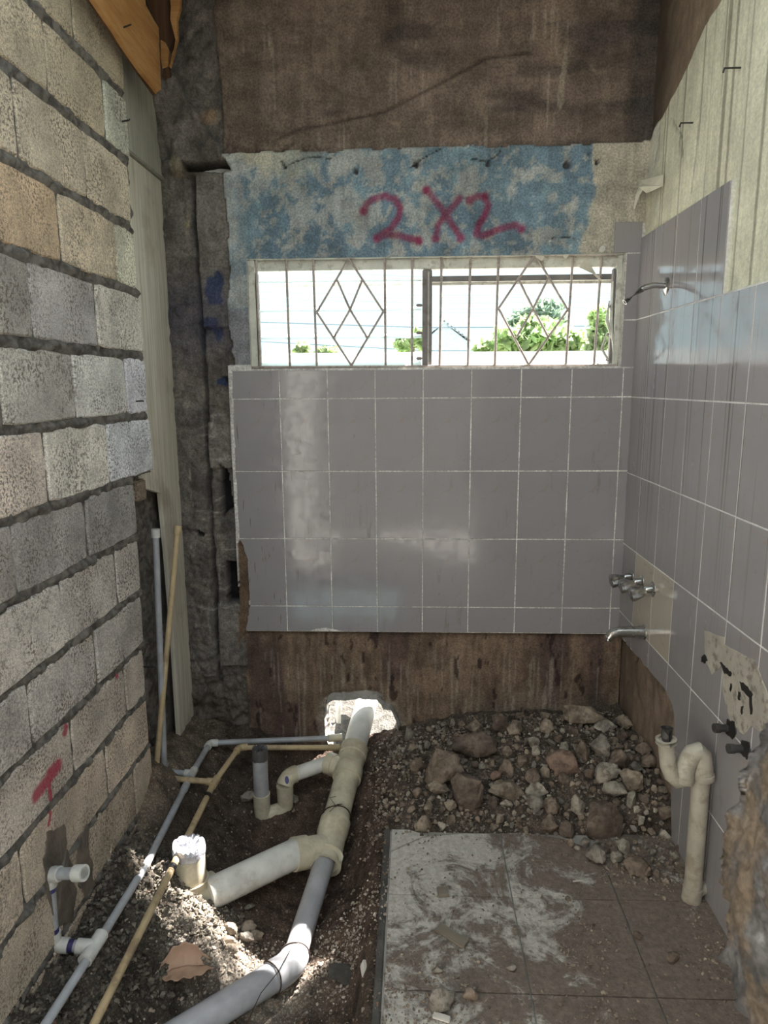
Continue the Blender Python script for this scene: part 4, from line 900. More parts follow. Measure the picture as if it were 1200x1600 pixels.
mbx.build('wye_fitting', M['pvc_cream'], main)
pipe(L_(tB-.01), L_(tC+.01), R4*.97, 'middle_pipe', M['pvc_cream'], main)
c_, e_ = L_(tC), L_(tD); br2 = onZ(458, 1335, -.125); s2 = L_(tC+(tD-tC)*.62)
mbx = MB(); mbx.sweep([c_, c_, toward(c_, e_, .06), toward(c_, e_, .07), toward(e_, c_, .05), toward(e_, c_, .045), e_, e_, toward(e_, c_, .04)], [R4, R4*1.12, R4*1.12, R4*1.05, R4*1.07, R4*1.20, R4*1.20, R4*.98, R4*.95], 32)
mbx.sweep([s2, toward(br2, s2, .055), toward(br2, s2, .054), br2, br2], [R4*1.0, R4*.98, R4*1.10, R4*1.10, R4], 28)
mbx.build('wye_fitting', M['pvc_cream'], main)
e0 = toward(e_, c_, .05)
pE = onZ(300, 1392, -.115)
pl = onZ(325, 1398, -.12)
pipe(toward(br2, pl, -.02), toward(pl, br2, .0), R4*.97, 'branch_pipe', M['pvc'], main)
top = np.array([pE[0]-.004, pE[1]+.004, .045]); tb = np.array([pE[0], pE[1], -.125])
mbx = MB(); ar = arc(br2, tb+np.array([0, 0, -.02]), top, .062, 9)
st_ = toward(ar[0], br2, .02); en_ = toward(ar[-1], top, .012)
mbx.sweep([st_, st_, ar[0]]+ar[1:-1]+[ar[-1], en_, en_], [R4, R4*1.1, R4*1.1]+[R4*1.06]*(len(ar)-2)+[R4*1.1, R4*1.1, R4], 28); mbx.build('elbow_fitting', M['pvc_cream'], main)
riser = pipe(en_-np.array([0, 0, .02]), top, R4*.97, 'riser_pipe', M['pvc_cream'], main, 32)
def tape_cap(top, r, mat, name, h=.03, seed=0, par=None):
    V_ = []; F_ = []; n = 40; rr = [1.03, 1.045, 1.05, 1.0, .7, .4, .12]; zz_ = [-h, -h*.5, .002, .012, .010, .008, .008]
    r_ = np.random.RandomState(seed)
    for k, (a, z_) in enumerate(zip(rr, zz_)):
        for i in range(n):
            t = 2*math.pi*i/n; cr = (r_.rand()-.5)*(.012 if k > 2 else .004); V_.append((top[0]+r*a*math.cos(t)*(1+.03*math.sin(5*t)), top[1]+r*a*math.sin(t), top[2]+z_+cr+(.006*abs(math.sin(7*t)) if k in (3, 4) else 0)))
    F_ = [(k*n+i, k*n+(i+1) % n, (k+1)*n+(i+1) % n, (k+1)*n+i) for k in range(6) for i in range(n)]+[tuple(range(6*n, 7*n))]
    o = link(name, mesh(name, V_, F_, False), mat, par); o['label'] = {'tape_cap': 'crumpled silver tape closing the tall riser'}.get(name, 'dark tape closing the short riser') ; return o
tape_cap(top, R4*.97, M['tape'], 'tape_cap', .022, 0, riser)
def tie(p, d, r, seed, name='wire_tie', whisk=True, L=.10):
    d = unit(d); u = unit(np.cross(d, [0, 0, 1])); v = np.cross(u, d); r_ = np.random.RandomState(seed); mb = MB()
    mb.sweep([p+(u*math.cos(t)+v*math.sin(t))*(r+.002)+d*.006*math.sin(t*2) for t in np.linspace(0, 2*math.pi, 28)], .0022, 6)
    if whisk:
        tp = p+v*(r+.003)
        if v[2] < 0: tp = p-v*(r+.003)
        for k in range(4):
            e = r_.uniform(-1, 1, 3); e[2] = abs(e[2])*.3; q = tp+e*L*.5; q2 = q+r_.uniform(-1, 1, 3)*L*.3; q2[2] = max(q2[2], tp[2]-.005)
            mb.sweep([tp, q, q2], .0013, 5)
    return mb.build(name, M['wire'], main)
tie(L_(tpar(523, 1274)), dmain, R4, 5)
tie(en_-np.array([0, 0, .012]), (0, 0, 1), R4*1.08, 6, whisk=False); tie(st_, unit(br2-tb), R4*1.06, 7, whisk=False)
# thinner pipe leaving towards the camera
pD = onZ(456, 1508, -.215)
pipe(e0, pD, R3*.87, 'lower_pipe', M['pvc_big_grey'], main, 28)
pEnd = onZ(352, 1572, -.215); d2 = unit(pEnd-pD); pEnd = pD+d2*.95
ar = arc(toward(pD, e_, .08), pD, pD+d2*.12, .10, 8)
mbx = MB(); mbx.sweep([ar[0], ar[0]]+ar+[ar[-1]+d2*.03, ar[-1]+d2*.03], [R3*.85, R3*1.05]+[R3*1.06]*len(ar)+[R3*1.09, R3*.95], 28); mbx.build('coupling', M['pvc_big_grey'], main)
pipe(ar[-1], pEnd, R3, 'front_pipe', M['pvc_big_grey'], main, 28)
tie(ar[0], unit(ar[0]-e_), R3*1.05, 9, whisk=False); tie(ar[-1]+d2*.03, d2, R3*1.07, 10, whisk=False)
mbx = MB(); a = ar[3]+np.array([0, 0, R3*1.1]); b = onZ(385, 1600, -.12); mbx.sweep([a, (a*.6+b*.4)+np.array([.01, 0, .015]), (a*.3+b*.7)+np.array([0, 0, .02]), b], .0013, 6); mbx.build('loose_wire', M['wire'], main)
# two inch branch with trap and the short capped riser
k0 = onZ(503, 1196, -.05); kA = onZ(466, 1212, -.055); kB = onZ(441, 1246, -.125); 
ri = onZ(409, 1250, -.125); rt = np.array([ri[0], ri[1], .095])
e1 = arc(onZ(480, 1206, -.055), onZ(449, 1211, -.055), onZ(441, 1243, -.125), .09, 8)
bot = onZ(428, 1262, -.155); pU = [onZ(442, 1240, -.115)]+arc(onZ(442, 1242, -.12), onZ(436, 1272, -.17), onZ(410, 1262, -.17), .05, 7)
pipe(toward(br1, e1[0], -.02), toward(e1[0], br1, -.01), R2*.95, 'trap_arm', M['pvc'], main)
mbx = MB(); mbx.sweep([e1[0], e1[0]]+e1, [R2, R2*1.12]+[R2*1.1]*len(e1), 24); mbx.build('elbow_fitting', M['pvc_cream'], main)
ub = np.array([(ri[0]+e1[-1][0])/2, (ri[1]+e1[-1][1])/2, -.20]); uu = [e1[-1]]+arc(e1[-1], e1[-1]*[1, 1, 0]+np.array([0, 0, -.20]), ub, .05, 6)+arc(ub, ri*[1, 1, 0]+np.array([0, 0, -.20]), ri+np.array([0, 0, .02]), .05, 6)+[ri+np.array([0, 0, .03])]
mbx = MB(); mbx.sweep(uu, [R2*1.12]+[R2*1.04]*(len(uu)-2)+[R2*1.12], 24); mbx.build('trap_bend', M['pvc_cream'], main)
rsr2 = pipe(ri+np.array([0, 0, .0]), rt, R2*.97, 'short_riser', M['pvc_big_grey'], main); tape_cap(rt, R2*.97, M['duct'], 'dark_tape_cap', .035, 3, rsr2)
# primer stain on the elbow
mbx = MB(); q = e1[5]+unit(CAM-e1[5])*(R2*1.11); u = unit(np.cross(CAM-q, [0, 0, 1])); v = unit(np.cross(u, CAM-q)); mbx.add([q+(u*.007*math.cos(t)+v*.014*math.sin(t))+unit(CAM-q)*.001 for t in np.linspace(0, 6.28, 14)[:-1]]+[q-unit(CAM-q)*.002+(u*.009*math.cos(t)+v*.016*math.sin(t)) for t in np.linspace(0, 6.28, 14)[:-1]], [tuple(range(13))]+[(i, (i+1) % 13, 13+(i+1) % 13, 13+i) for i in range(13)]); mbx.build('purple_mark', M['glue'], main)

# ================================================================== water pipes on the left
RG = .0125; RT = .0115; RB = .0155
def fitting(pts, r, name, mat, parent, f=1.32):
    P = [np.array(p, float) for p in pts]; mb = MB(); mb.sweep([P[0], P[0]]+P[1:-1]+[P[-1], P[-1]], [r, r*f]+[r*f]*(len(P)-2)+[r*f, r], 16); return mb.build(name, mat, parent)
def elbow(a, b, c, r, mat, parent, L=.035):
    p = arc(toward(b, a, L), b, toward(b, c, L), L*.8, 6); return fitting([toward(b, a, L)]+p+[toward(b, c, L)], r, 'elbow', mat, parent)
def tee(a, b, c, d, r, mat, parent, L=.03):
    mb = MB(); 
    for p, q in ((toward(b, a, L), toward(b, c, L)), (np.array(b), toward(b, d, L))): mb.sweep([p, p, q, q], [r, r*1.32, r*1.32, r], 16)
    return mb.build('tee', mat, parent)
g = empty('water_pipe', onZ(300, 1210, .02)); tag(g, 'thin grey cold water pipe with capped riser running along the foot of the block wall', 'pipe')
w_top = onX(243, 828, -1.0); w_b = onX(257, 1206, -.985)*[1, 1, 1]; w_t = onZ(300, 1209, .02); w_e = onZ(328, 1161, .02); w_r = onZ(408, 1160, .0); w_r2 = onZ(528, 1153, -.02); w_end = onZ(534, 1152, -.02)
w_m = onZ(228, 1352, .035); w_m2 = onZ(206, 1385, .03); w_j = onZ(150, 1478, .035); w_n = onZ(60, 1618, .02)
w_b[2] = .03; w_b = onZ(257, 1206, .03)
for a, b in ((w_top, w_b), (w_b, w_t), (w_t, w_e), (w_e, w_r2), (w_t, w_m), (w_m, w_j), (w_j, w_n)): pipe(a, b, RG, 'pipe', M['pvc_grey'], g, 16)
elbow(w_top, w_b, w_t, RG, M['pvc_grey'], g); elbow(w_t, w_e, w_r, RG, M['pvc'], g); tee(w_e, w_t, w_m, w_b, RG, M['pvc'], g)
fitting([toward(w_top, w_b, .03), w_top+unit(w_top-w_b)*.004], RG, 'end_cap', M['pvc'], g, 1.4)
fitting([toward(w_r2, w_e, .045), w_end], RG, 'coupling', M['pvc_cream'], g, 1.35)
fitting([toward(w_t, w_m, .08), toward(w_t, w_m, .12)], RG, 'coupling', M['pvc_grey'], g, 1.2)
b0 = onZ(146, 1480, .035); b1 = onZ(84, 1476, .05); b2 = np.array([b1[0], b1[1]+.012, .30]); b2 = onY(76, 1366, b1[1]); b3 = onY(132, 1364, b2[1]-.02)
for a, b in ((b0, b1), (b1, b2), (b2, b3)): pipe(a, b, RB, 'pipe', M['pvc_grey'], g, 16)
elbow(b0, b1, b2, RB, M['pvc'], g, .04); elbow(b1, b2, b3, RB, M['pvc'], g, .036); tee(w_m, b0, w_n, b1, RB, M['pvc'], g, .045)
fitting([toward(b3, b2, .03), b3], RB, 'end_cap', M['pvc'], g, 1.4)
for a, b, l0 in ((b1, b2, .036), (b1, b0, .036), (b2, b1, .034)): fitting([toward(a, b, l0), toward(a, b, l0+.018)], RB*1.0, 'primer_ring', M['glue'], g, 1.06)
h = empty('hot_water_pipe', onZ(335, 1221, .03)); tag(h, 'thin tan water pipe with capped leaning riser and a run beside the grey one', 'pipe')
h_top = onX(278, 823, -.955); h_b = onZ(243, 1214, .045); h_t = onZ(335, 1222, .03); h_e = onZ(374, 1168, .025); h_r = onZ(398, 1166, .02); h_r2 = onZ(530, 1168, -.035)
h_m = onZ(266, 1362, .045); h_m2 = onZ(236, 1420, .03); h_n = onZ(138, 1618, -.01)
for a, b in ((h_top, h_b), (h_b, h_t), (h_t, h_e), (h_e, h_r2), (h_t, h_m), (h_m, h_n)): pipe(a, b, RT, 'pipe', M['cpvc'], h, 16)
elbow(h_top, h_b, h_t, RT, M['cpvc'], h); elbow(h_t, h_e, h_r, RT, M['cpvc'], h); tee(h_e, h_t, h_m, h_b, RT, M['cpvc'], h)
fitting([toward(h_top, h_b, .03), h_top+unit(h_top-h_b)*.004], RT, 'end_cap', M['cpvc'], h, 1.4)
fitting([toward(h_r2, h_e, .05), h_r2], RT, 'coupling', M['cpvc'], h, 1.35)
for f_ in (.09, .5): fitting([toward(h_t, h_m, f_), toward(h_t, h_m, f_+.02)], RT, 'coupling', M['black'], h, 1.2)

# ================================================================== sink trap by the right wall
t = empty('sink_trap', onZ(1080, 1410, 0)); tag(t, 'aged white plastic sink trap with open socket, standing by the tiled right wall', 'trap')
RS = .030; X0 = .845
dn = onZ(1080, 1405, .0); dn = np.array([dn[0], dn[1], .0]); tp = onY(1093, 1190, dn[1]-.0)
def onplane(px, py, p0, nrm):
    r = _ray(px, py); k = (np.array(p0)-CAM).dot(nrm)/r.dot(nrm); return CAM+r*k
nrm = np.array([0, 1, 0.]); pl0 = dn
dd = np.array([-.12, .0, 0]); 
vb = dn; vt = onplane(1095, 1208, pl0, nrm); mid1 = onplane(1072, 1212, pl0, nrm); sk = onplane(1044, 1165, pl0, nrm); bt = onplane(1058, 1218, pl0, nrm)
rs_ = FPX*0+.0
wpx = (np.linalg.norm(onplane(1060, 1168, pl0, nrm)-onplane(1030, 1168, pl0, nrm)))/2
RS = wpx*.92
a1 = onplane(1096, 1195, pl0, nrm); a2 = onplane(1090, 1170, pl0, nrm); a3 = onplane(1070, 1200, pl0, nrm)
mbx = MB(); mbx.sweep([vb+np.array([0, 0, -.04]), vb, onplane(1083, 1385, pl0, nrm)], RS*1.12, 24); mbx.build('foot_socket', M['trap'], t)
pipe(onplane(1082, 1395, pl0, nrm), onplane(1096, 1205, pl0, nrm), RS*1.0, 'down_pipe', M['trap'], t)
up = [onplane(1098, 1212, pl0, nrm)]+[onplane(*q, pl0, nrm) for q in [(1098, 1195), (1097, 1180), (1091, 1174), (1083, 1177), (1076, 1187), (1071, 1200), (1067, 1215)]]
mbx = MB(); mbx.sweep([up[0], up[0]]+up[1:-1]+[up[-1], up[-1]], [RS, RS*1.22]+[RS*1.08]*(len(up)-2)+[RS*1.22, RS*.9], 24); mbx.build('return_bend', M['trap'], t)
lo = [onplane(*q, pl0+np.array([0, -.004, 0]), nrm) for q in [(1071, 1206), (1067, 1218), (1058, 1220), (1049, 1211), (1044, 1196), (1042, 1178), (1041, 1160)]]
mbx = MB(); mbx.sweep(lo+[lo[-1], toward(lo[-1], lo[-2], -.012), toward(lo[-1], lo[-2], -.012), lo[-1]], [RS*.9]*len(lo)+[RS*1.18, RS*1.18, RS*.8, RS*.8], 24); mbx.build('trap_bend', M['trap'], t)
for p, q in ((up[0], up[1]), (up[-1], up[-2])): collar(p, np.array(q)-np.array(p), RS*1.05, .018, 'slip_nut', M['trap'], t, .18)
mbx = MB(); a = lo[-1]; b = onplane(1042, 1137, pl0, nrm); mbx.sweep([a, b, b, toward(b, a, .03)], [RS*.72, RS*.72, RS*.62, RS*.6], 20); o = mbx.build('dark_stub', M['iron'], t); o['label'] = 'dark broken pipe stub'
lt = onplane(1110, 1400, pl0+np.array([0, .02, 0]), nrm); pipe(dn+np.array([0, .0, .015]), np.array([XR, dn[1]+.02, .03]), RS*.7, 'side_stub', M['trap'], t)

# ================================================================== taps on the right wall
def rw(px, py, off=0.0): p = onX(px, py, XR-off); return p
def lathe(p, d, prof, name, mat, parent, n=28):
    d = unit(d); mb = MB(); mb.sweep([np.array(p)+d*(x+1e-5*i) for i, (x, r) in enumerate(prof)], [max(r, .0004) for x, r in prof], n); return mb.build(name, mat, parent)
sh = empty('shower_arm', rw(1040, 447)); tag(sh, 'bent chrome shower arm without a head sticking out high on the right wall', 'shower arm')
base = rw(1043, 447); lathe(base, (-1, 0, 0), [(-.004, .033), (.001, .034), (.006, .031), (.012, .017), (.013, .010)], 'wall_flange', M['chrome'], sh)
p1 = base+np.array([-.05, 0, .003]); p2 = base+np.array([-.085, -.0, -.006]); end = base+np.array([-.15, -.005, -.055])
mbx = MB(); mbx.sweep([base, p1]+arc(p1, p2, end, .05, 6)+[end, end, toward(end, p2, .02)], [.0105]*9+[.008, .008], 18); mbx.build('bent_tube', M['chrome'], sh)
for (px, py, lb, mt) in [(1022, 921, 'nearest of the three worn chrome tap handles on the right wall', 'chrome'), (1004, 909, 'middle of the three worn chrome tap handles on the right wall', 'chrome'), (988, 901, 'farthest of the three chrome tap handles, next to the back corner', 'chrome')]:
    b = rw(px, py); hn = empty('tap_handle', b); tag(hn, lb, 'tap', None)
    lathe(b, (-1, 0, 0), [(-.004, .030), (.0, .031), (.006, .029), (.010, .016), (.030, .013), (.034, .011)], 'escutcheon', M['chrome'], hn)
    V_ = []; n = 24; prof = [(.032, .012), (.042, .016), (.058, .022), (.075, .026), (.088, .025), (.092, .018), (.090, .002)]
    tl = np.array([-1, .0, -.25]); tl = unit(tl); mbx = MB(); u = unit(np.cross(tl, [0, 1, 0])); v = np.cross(tl, u)
    for (x, r) in prof:
        for k in range(n):
            a = 2*math.pi*k/n; rr = r*(1+.16*math.cos(5*a)*(x > .04)); V_.append(b+tl*x+(u*math.cos(a)+v*math.sin(a))*rr)
    mbx.add(V_, [(i*n+k, i*n+(k+1) % n, (i+1)*n+(k+1) % n, (i+1)*n+k) for i in range(6) for k in range(n)]+[tuple(range(n)), tuple(range(6*n, 7*n))]); mbx.build('fluted_knob', M['chrome'], hn)
b = rw(1008, 988); sp_ = empty('tub_spout', b); tag(sp_, 'dull chrome tub spout below the three tap handles on the right wall', 'spout')
pts = [b, b+np.array([-.03, 0, .001]), b+np.array([-.07, 0, .002]), b+np.array([-.105, 0, .0]), b+np.array([-.128, 0, -.008]), b+np.array([-.140, 0, -.024]), b+np.array([-.142, 0, -.036])]
mbx = MB(); mbx.sweep(pts+[pts[-1], pts[-2]], [.026, .0245, .022, .021, .020, .0175, .016, .012, .011], 26); mbx.build('spout_body', M['chrome'], sp_)
lathe(b, (-1, 0, 0), [(-.004, .030), (.002, .031), (.007, .028), (.008, .024)], 'wall_ring', M['chrome'], sp_)
for (px, py, lb) in [(1140, 1138, 'left and upper of two dark iron pipe stubs on the right wall'), (1163, 1170, 'right and lower of two dark iron pipe stubs on the right wall')]:
    b = rw(px, py); s_ = empty('pipe_stub', b); tag(s_, lb, 'pipe stub')
    lathe(b, (-1, -.1, .05), [(-.005, .011), (.03, .011), (.03, .0135), (.046, .0135), (.046, .009), (.03, .0085)], 'threaded_tube', M['iron'], s_)
    patch([(px-4, py-14), (px+8, py-10), (px+10, py+8), (px+4, py+16), (px-6, py+8)], M['black'], 'stub_hole_shade', .0075)  # flat dark patch painted for the shade in the hole around the stub
# bent nails
for (px, py, dx) in [(1078, 192, -.03), (1152, 106, -.035)]:
    b = rw(px, py); mbx = MB(); mbx.sweep([b+np.array([.02, 0, 0]), b+np.array([dx, 0, .0]), b+np.array([dx, 0, .0])+np.array([-.004, -.002, -.012])], .0028, 8)
    tag(mbx.build('nail', M['black']), 'lower bent nail in the cream wall above the tiled patch' if px < 1100 else 'upper bent nail in the cream wall near the top right edge', 'nail')
for (px, py) in [(190, 192), (232, 1042), (212, 628)]:
    b = onX(px, py, XL); mbx = MB(); mbx.sweep([b-np.array([.03, 0, 0]), b+np.array([.03, -.01, .004]), b+np.array([.036, -.022, .002])], .0028, 8)
    tag(mbx.build('nail', M['black']), {190: 'nail in the third block course from the top near the board', 232: 'nail near the grey pipe low at the end of the block wall', 212: 'nail in a narrow block right of the large pale one'}[px], 'nail')

# chiselled damp patches at the foot of the block wall
def lpatch(pts, mat, name):
    q = []
    for i in range(len(pts)):
        a = onX(*pts[i], XL)[1:]; b = onX(*pts[(i+1) % len(pts)], XL)[1:]
        for k in range(5): q.append(a+(b-a)*k/5+rs.uniform(-.006, .006, 2))
    c = np.mean(q, 0); n = len(q); V_ = [(XL-.01, *p) for p in q]+[(XL+.0045, *(c+(p-c)*.97)) for p in q]+[(XL+.003+rs.uniform(0, .004), *(c+(p-c)*.5)) for p in q]+[(XL+.004, *c)]
    F_ = [(k*n+i, k*n+(i+1) % n, (k+1)*n+(i+1) % n, (k+1)*n+i) for k in range(2) for i in range(n)]+[(2*n+i, 2*n+(i+1) % n, 3*n) for i in range(n)]
    return link(name, mesh(name, V_, F_, False), mat, wall_left)
M['damp'] = simple('damp_chiselled_block', (.13, .105, .08), .9, bsc=70, bst=1., var=.4)
lpatch([(72, 1300), (98, 1285), (104, 1330), (112, 1350), (118, 1400), (112, 1440), (90, 1450), (70, 1400), (66, 1340)], M['damp'], 'chiselled_patch')
lpatch([(122, 1305), (136, 1283), (136, 1320), (142, 1350), (146, 1385), (132, 1400), (122, 1385), (118, 1340)], M['damp'], 'chiselled_patch')

# ================================================================== window
win = tag(bpy.data.objects.new('window_1', None), kind='structure'); C.objects.link(win); win.location = (.08, 3.0, 1.86); win.matrix_basis = Matrix.Translation(Vector((.08, 3.0, 1.86)))
def wbox(a, b, name, mat, bev=.003): m_ = MB(); m_.box(a, b, bev=bev); return m_.build(name, mat, win, smooth=False)
Yg = 2.94
fr = 2.957
wbox((WX0, fr-.02, WZ0), (WX0+.028, fr+.045, WZ1), 'side_jamb', M['frame_white']); wbox((WX1-.022, fr-.02, WZ0), (WX1, fr+.05, WZ1), 'side_jamb', M['frame_white'])
wbox((WX0, fr, WZ1-.042), (WX1, fr+.035, WZ1), 'head_frame', M['frame_white']); wbox((WX0, fr-.01, WZ0-.0), (WX1, fr+.05, WZ0+.006), 'sill_frame', M['frame_white'])
mx_ = onY(669, 480, fr)[0]; wbox((mx_-.024, fr-.005, WZ0), (mx_+.016, fr+.045, WZ1-.045), 'mullion', M['frame_grey']); wbox((mx_-.002, fr-.012, WZ0), (mx_+.004, fr-.004, WZ1-.05), 'mullion_rib', M['frame_white'])
for s_ in (WX0+.030, WX1-.034): wbox((s_, fr-.012, WZ0+.01), (s_+.008, fr+.02, WZ1-.05), 'louvre_channel', M['frame_grey'])
for k, (py, tl, dz) in enumerate([(441, .0, .0), (484, .10, 0), (526, .10, 0), (563, .55, 0)]):
    z_ = onY(530, py, 3.0)[2]; m_ = MB(); m_.box((WX0+.036, -.048, -.0035), (mx_-.028, .048, .0035), rot=None, bev=.001)
    o = m_.build('glass_louvre', M['glass'], win); 
    for v in o.data.vertices:
        y_, zq = v.co.y, v.co.z; v.co.y = 2.985+y_*math.cos(tl+.12)-zq*math.sin(tl+.12); v.co.z = z_+y_*math.sin(tl+.12)+zq*math.cos(tl+.12)
zr = onY(820, 434, 2.99)[2]; wbox((mx_+.014, 2.985, zr-.011), (WX1-.02, 3.0, zr+.011), 'louvre_rail', M['rail_dark']); wbox((mx_+.014, 3.002, zr-.024), (WX1-.02, 3.012, zr-.010), 'louvre_rail', M['frame_white'])
wbox((WX0+.035, 3.040, onY(530, 441, 3.03)[2]-.014), (mx_-.02, 3.050, onY(530, 441, 3.03)[2]+.012), 'louvre_rail', M['frame_white'])
for py in (477, 520, 560):
    z_ = onY(660, py, fr)[2]; wbox((mx_-.05, fr-.004, z_-.006), (mx_-.024, fr+.01, z_+.006), 'louvre_clip', M['frame_grey'])
    z_ = onY(955, py+2, fr)[2]; wbox((WX1-.045, fr-.006, z_-.005), (WX1-.022, fr+.006, z_+.005), 'louvre_clip', M['frame_grey'])
# ragged strips on the right jamb
for k, (a, b, c, w_) in enumerate([((952, 470), (948, 500), (956, 530), .008), ((958, 440), (955, 500), (960, 566), .006), ((948, 520), (940, 545), (950, 562), .006)]):
    m_ = MB(); m_.sweep([onY(*a, fr-.01), onY(*b, fr-.025), onY(*c, fr-.012)], [.003, w_, .004], 5); m_.build('torn_strip', M['frame_white'], win, smooth=False)
# security grille
gr_ = empty('window_grille', (.08, Yg, 1.66)); tag(gr_, 'painted steel window grille with two diamond panels in front of the louvres', 'grille')
def Gp(px, py): return onY(px, py, Yg)
def gbar(a, b, name='bar', r=.0052):
    m_ = MB(); m_.sweep([Gp(*a), Gp(*b)], r, 8); return m_.build(name, M['bar'], gr_)
for a, b in [((400, 402), (407, 572)), ((447, 402), (453, 572)), ((489, 402), (495, 572)), ((601, 402), (602.5, 572)), ((644, 402), (643.5, 572)), ((690, 402), (687, 572)), ((735, 402), (731, 572)), ((779, 402), (773, 572)), ((895, 402), (884, 570)), ((940, 402), (928, 569))]: gbar(a, b)
for D in ([(545, 404), (495, 488), (549, 571), (599, 487), (547, 484), (527, 438), (566, 438), (522, 527), (574, 528)], [(836, 397), (779, 482), (826, 570), (887, 484), (833, 482), (811, 438), (857, 434), (807, 527), (856, 526)]):
    t0, l0, b0_, r0, c0, ul, ur_, ll, lr = D
    for a, b in ((t0, l0), (l0, b0_), (b0_, r0), (r0, t0), (ul, c0), (ur_, c0), (c0, ll), (c0, lr)): gbar(a, b, 'diamond_bar', .0048)
gbar((394, 574), (962, 571), 'bottom_rail', .006); gbar((396, 401), (962, 398), 'top_rail', .005)
# flakes of paint
def flake(pts, name, label, parent=None):
    P_ = [np.array(p) for p in pts]; n = len(P_); nn_ = unit(np.cross(P_[1]-P_[0], P_[2]-P_[0])); V_ = [p for p in P_]+[p+nn_*.0018 for p in P_]
    me = mesh(name, V_, [tuple(range(n)), tuple(range(2*n-1, n-1, -1))]+[(i, (i+1) % n, n+(i+1) % n, n+i) for i in range(n)], False); o = link(name, me, M['peel'], parent)
    if parent is None: tag(o, label, 'paint flake')
    return o
Y1 = 2.95
flake([onY(916, 403, 2.935), onY(905, 418, 2.92), onY(922, 426, 2.91), onY(932, 430, 2.925), onY(922, 416, 2.94)], 'paint_flake', 'curl of peeling paint hanging over the upper right of the window')
flake([onY(922, 424, 2.91), onY(936, 431, 2.91), onY(942, 443, 2.92), onY(936, 436, 2.925)], 'paint_flake', 'narrow paint curl just below the one at the upper right of the window')
flake([onY(835, 398, 2.935), onY(850, 400, 2.925), onY(852, 404, 2.925), onY(846, 408, 2.925), onY(838, 403, 2.93)], 'paint_flake', 'paint flake over the tip of the right grille diamond')
flake([onY(878, 398, 2.935), onY(890, 397, 2.925), onY(884, 405, 2.925)], 'paint_flake', 'small paint flake right of the right grille diamond tip')
a = onX(1037, 272, XR+.005); b = onX(1036, 290, XR-.0); 
flake([a, b, onY(1010, 302, 2.78), onY(998, 292, 2.80), onY(1000, 282, 2.86), onY(1015, 278, 2.9)], 'paint_flake', 'big curl of peeling paint in the upper right corner of the room')
flake([onY(1008, 290, 2.80), onY(999, 306, 2.80), onY(990, 330, 2.80), onY(993, 305, 2.81), onY(998, 292, 2.82)], 'paint_flake', 'thin pointed strip hanging below the big peeling curl in the corner')

# ================================================================== timber at the upper left
tb_ = empty('shuttering_timber', (-.95, 2.3, 2.7)); tag(tb_, 'orange plywood shuttering sheet hanging over the top of the block wall', 'board')
XT = -.925
def prism(pts3, nrm_, th, name, mat, parent):
    P_ = [np.array(p) for p in pts3]; n = len(P_); k = np.array(nrm_)*th; V_ = P_+[p+k for p in P_]
    me = mesh(name, V_, [tuple(range(n)), tuple(range(2*n-1, n-1, -1))]+[(i, (i+1) % n, n+(i+1) % n, n+i) for i in range(n)], False)
    bm = bmesh.new(); bm.from_mesh(me); bmesh.ops.recalc_face_normals(bm, faces=bm.faces); bm.to_mesh(me); bm.free(); return link(name, me, mat, parent)
sheet = [onX(*p, XT) for p in [(120, -40), (150, 4), (180, 48), (196, 74), (222, 112), (247, 143), (252, 140), (248, 43), (240, 30), (228, 8), (222, -40)]]
prism(sheet, (-1, 0, 0), .018, 'plywood_sheet', M['ply_orange'], tb_)
for k, (o1, o2) in enumerate([(3, .006), (7, .012)]): prism([onX(x_-o1, y_+o1*.6, XT-.004-o2) for x_, y_ in [(120, -40), (150, 4), (196, 74), (247, 145), (250, 141), (200, 66), (156, 0), (126, -40)]], (-1, 0, 0), .004, 'ply_layer', M['ply_orange'] if k == 0 else M['dark_wood_gap'], tb_)
m_ = MB(); q = onX(194, 44, XT); m_.sweep([q-np.array([.01, 0, 0]), q+np.array([.03, -.02, 0])], .0025, 6); m_.build('nail', M['black'], tb_)
t2 = empty('splintered_board', (-.88, 2.85, 2.8)); tag(t2, 'splintered orange plank end hanging beside the shuttering sheet in the upper left corner', 'board')
YQ = 2.87
prism([onY(*p, YQ) for p in [(262, -30), (267, 10), (266, 30), (274, 62), (272, 80), (265, 104), (270, 82), (277, 60), (276, 30), (281, 12), (282, -30)]], (0, 1, 0), .02, 'plank', M['ply_orange'], t2)
prism([onY(*p, YQ+.01) for p in [(251, 62), (258, 66), (264, 78), (262, 104), (254, 107), (251, 90)]], (0, 1, 0), .02, 'splinter', M['ply_orange'], t2)
prism([onY(*p, YQ+.012) for p in [(255, 106), (264, 104), (266, 118), (258, 126), (253, 120)]], (0, 1, 0), .02, 'splinter', M['dark_wood_gap'], t2)
prism([onY(*p, YQ+.02) for p in [(228, -30), (262, -30), (268, 30), (272, 60), (262, 82), (250, 62), (244, 35), (232, 10)]], (0, 1, 0), .03, 'gap_shade', M['dark_wood_gap'], t2)  # dark sheet standing for the shade in the open gap beside the plank

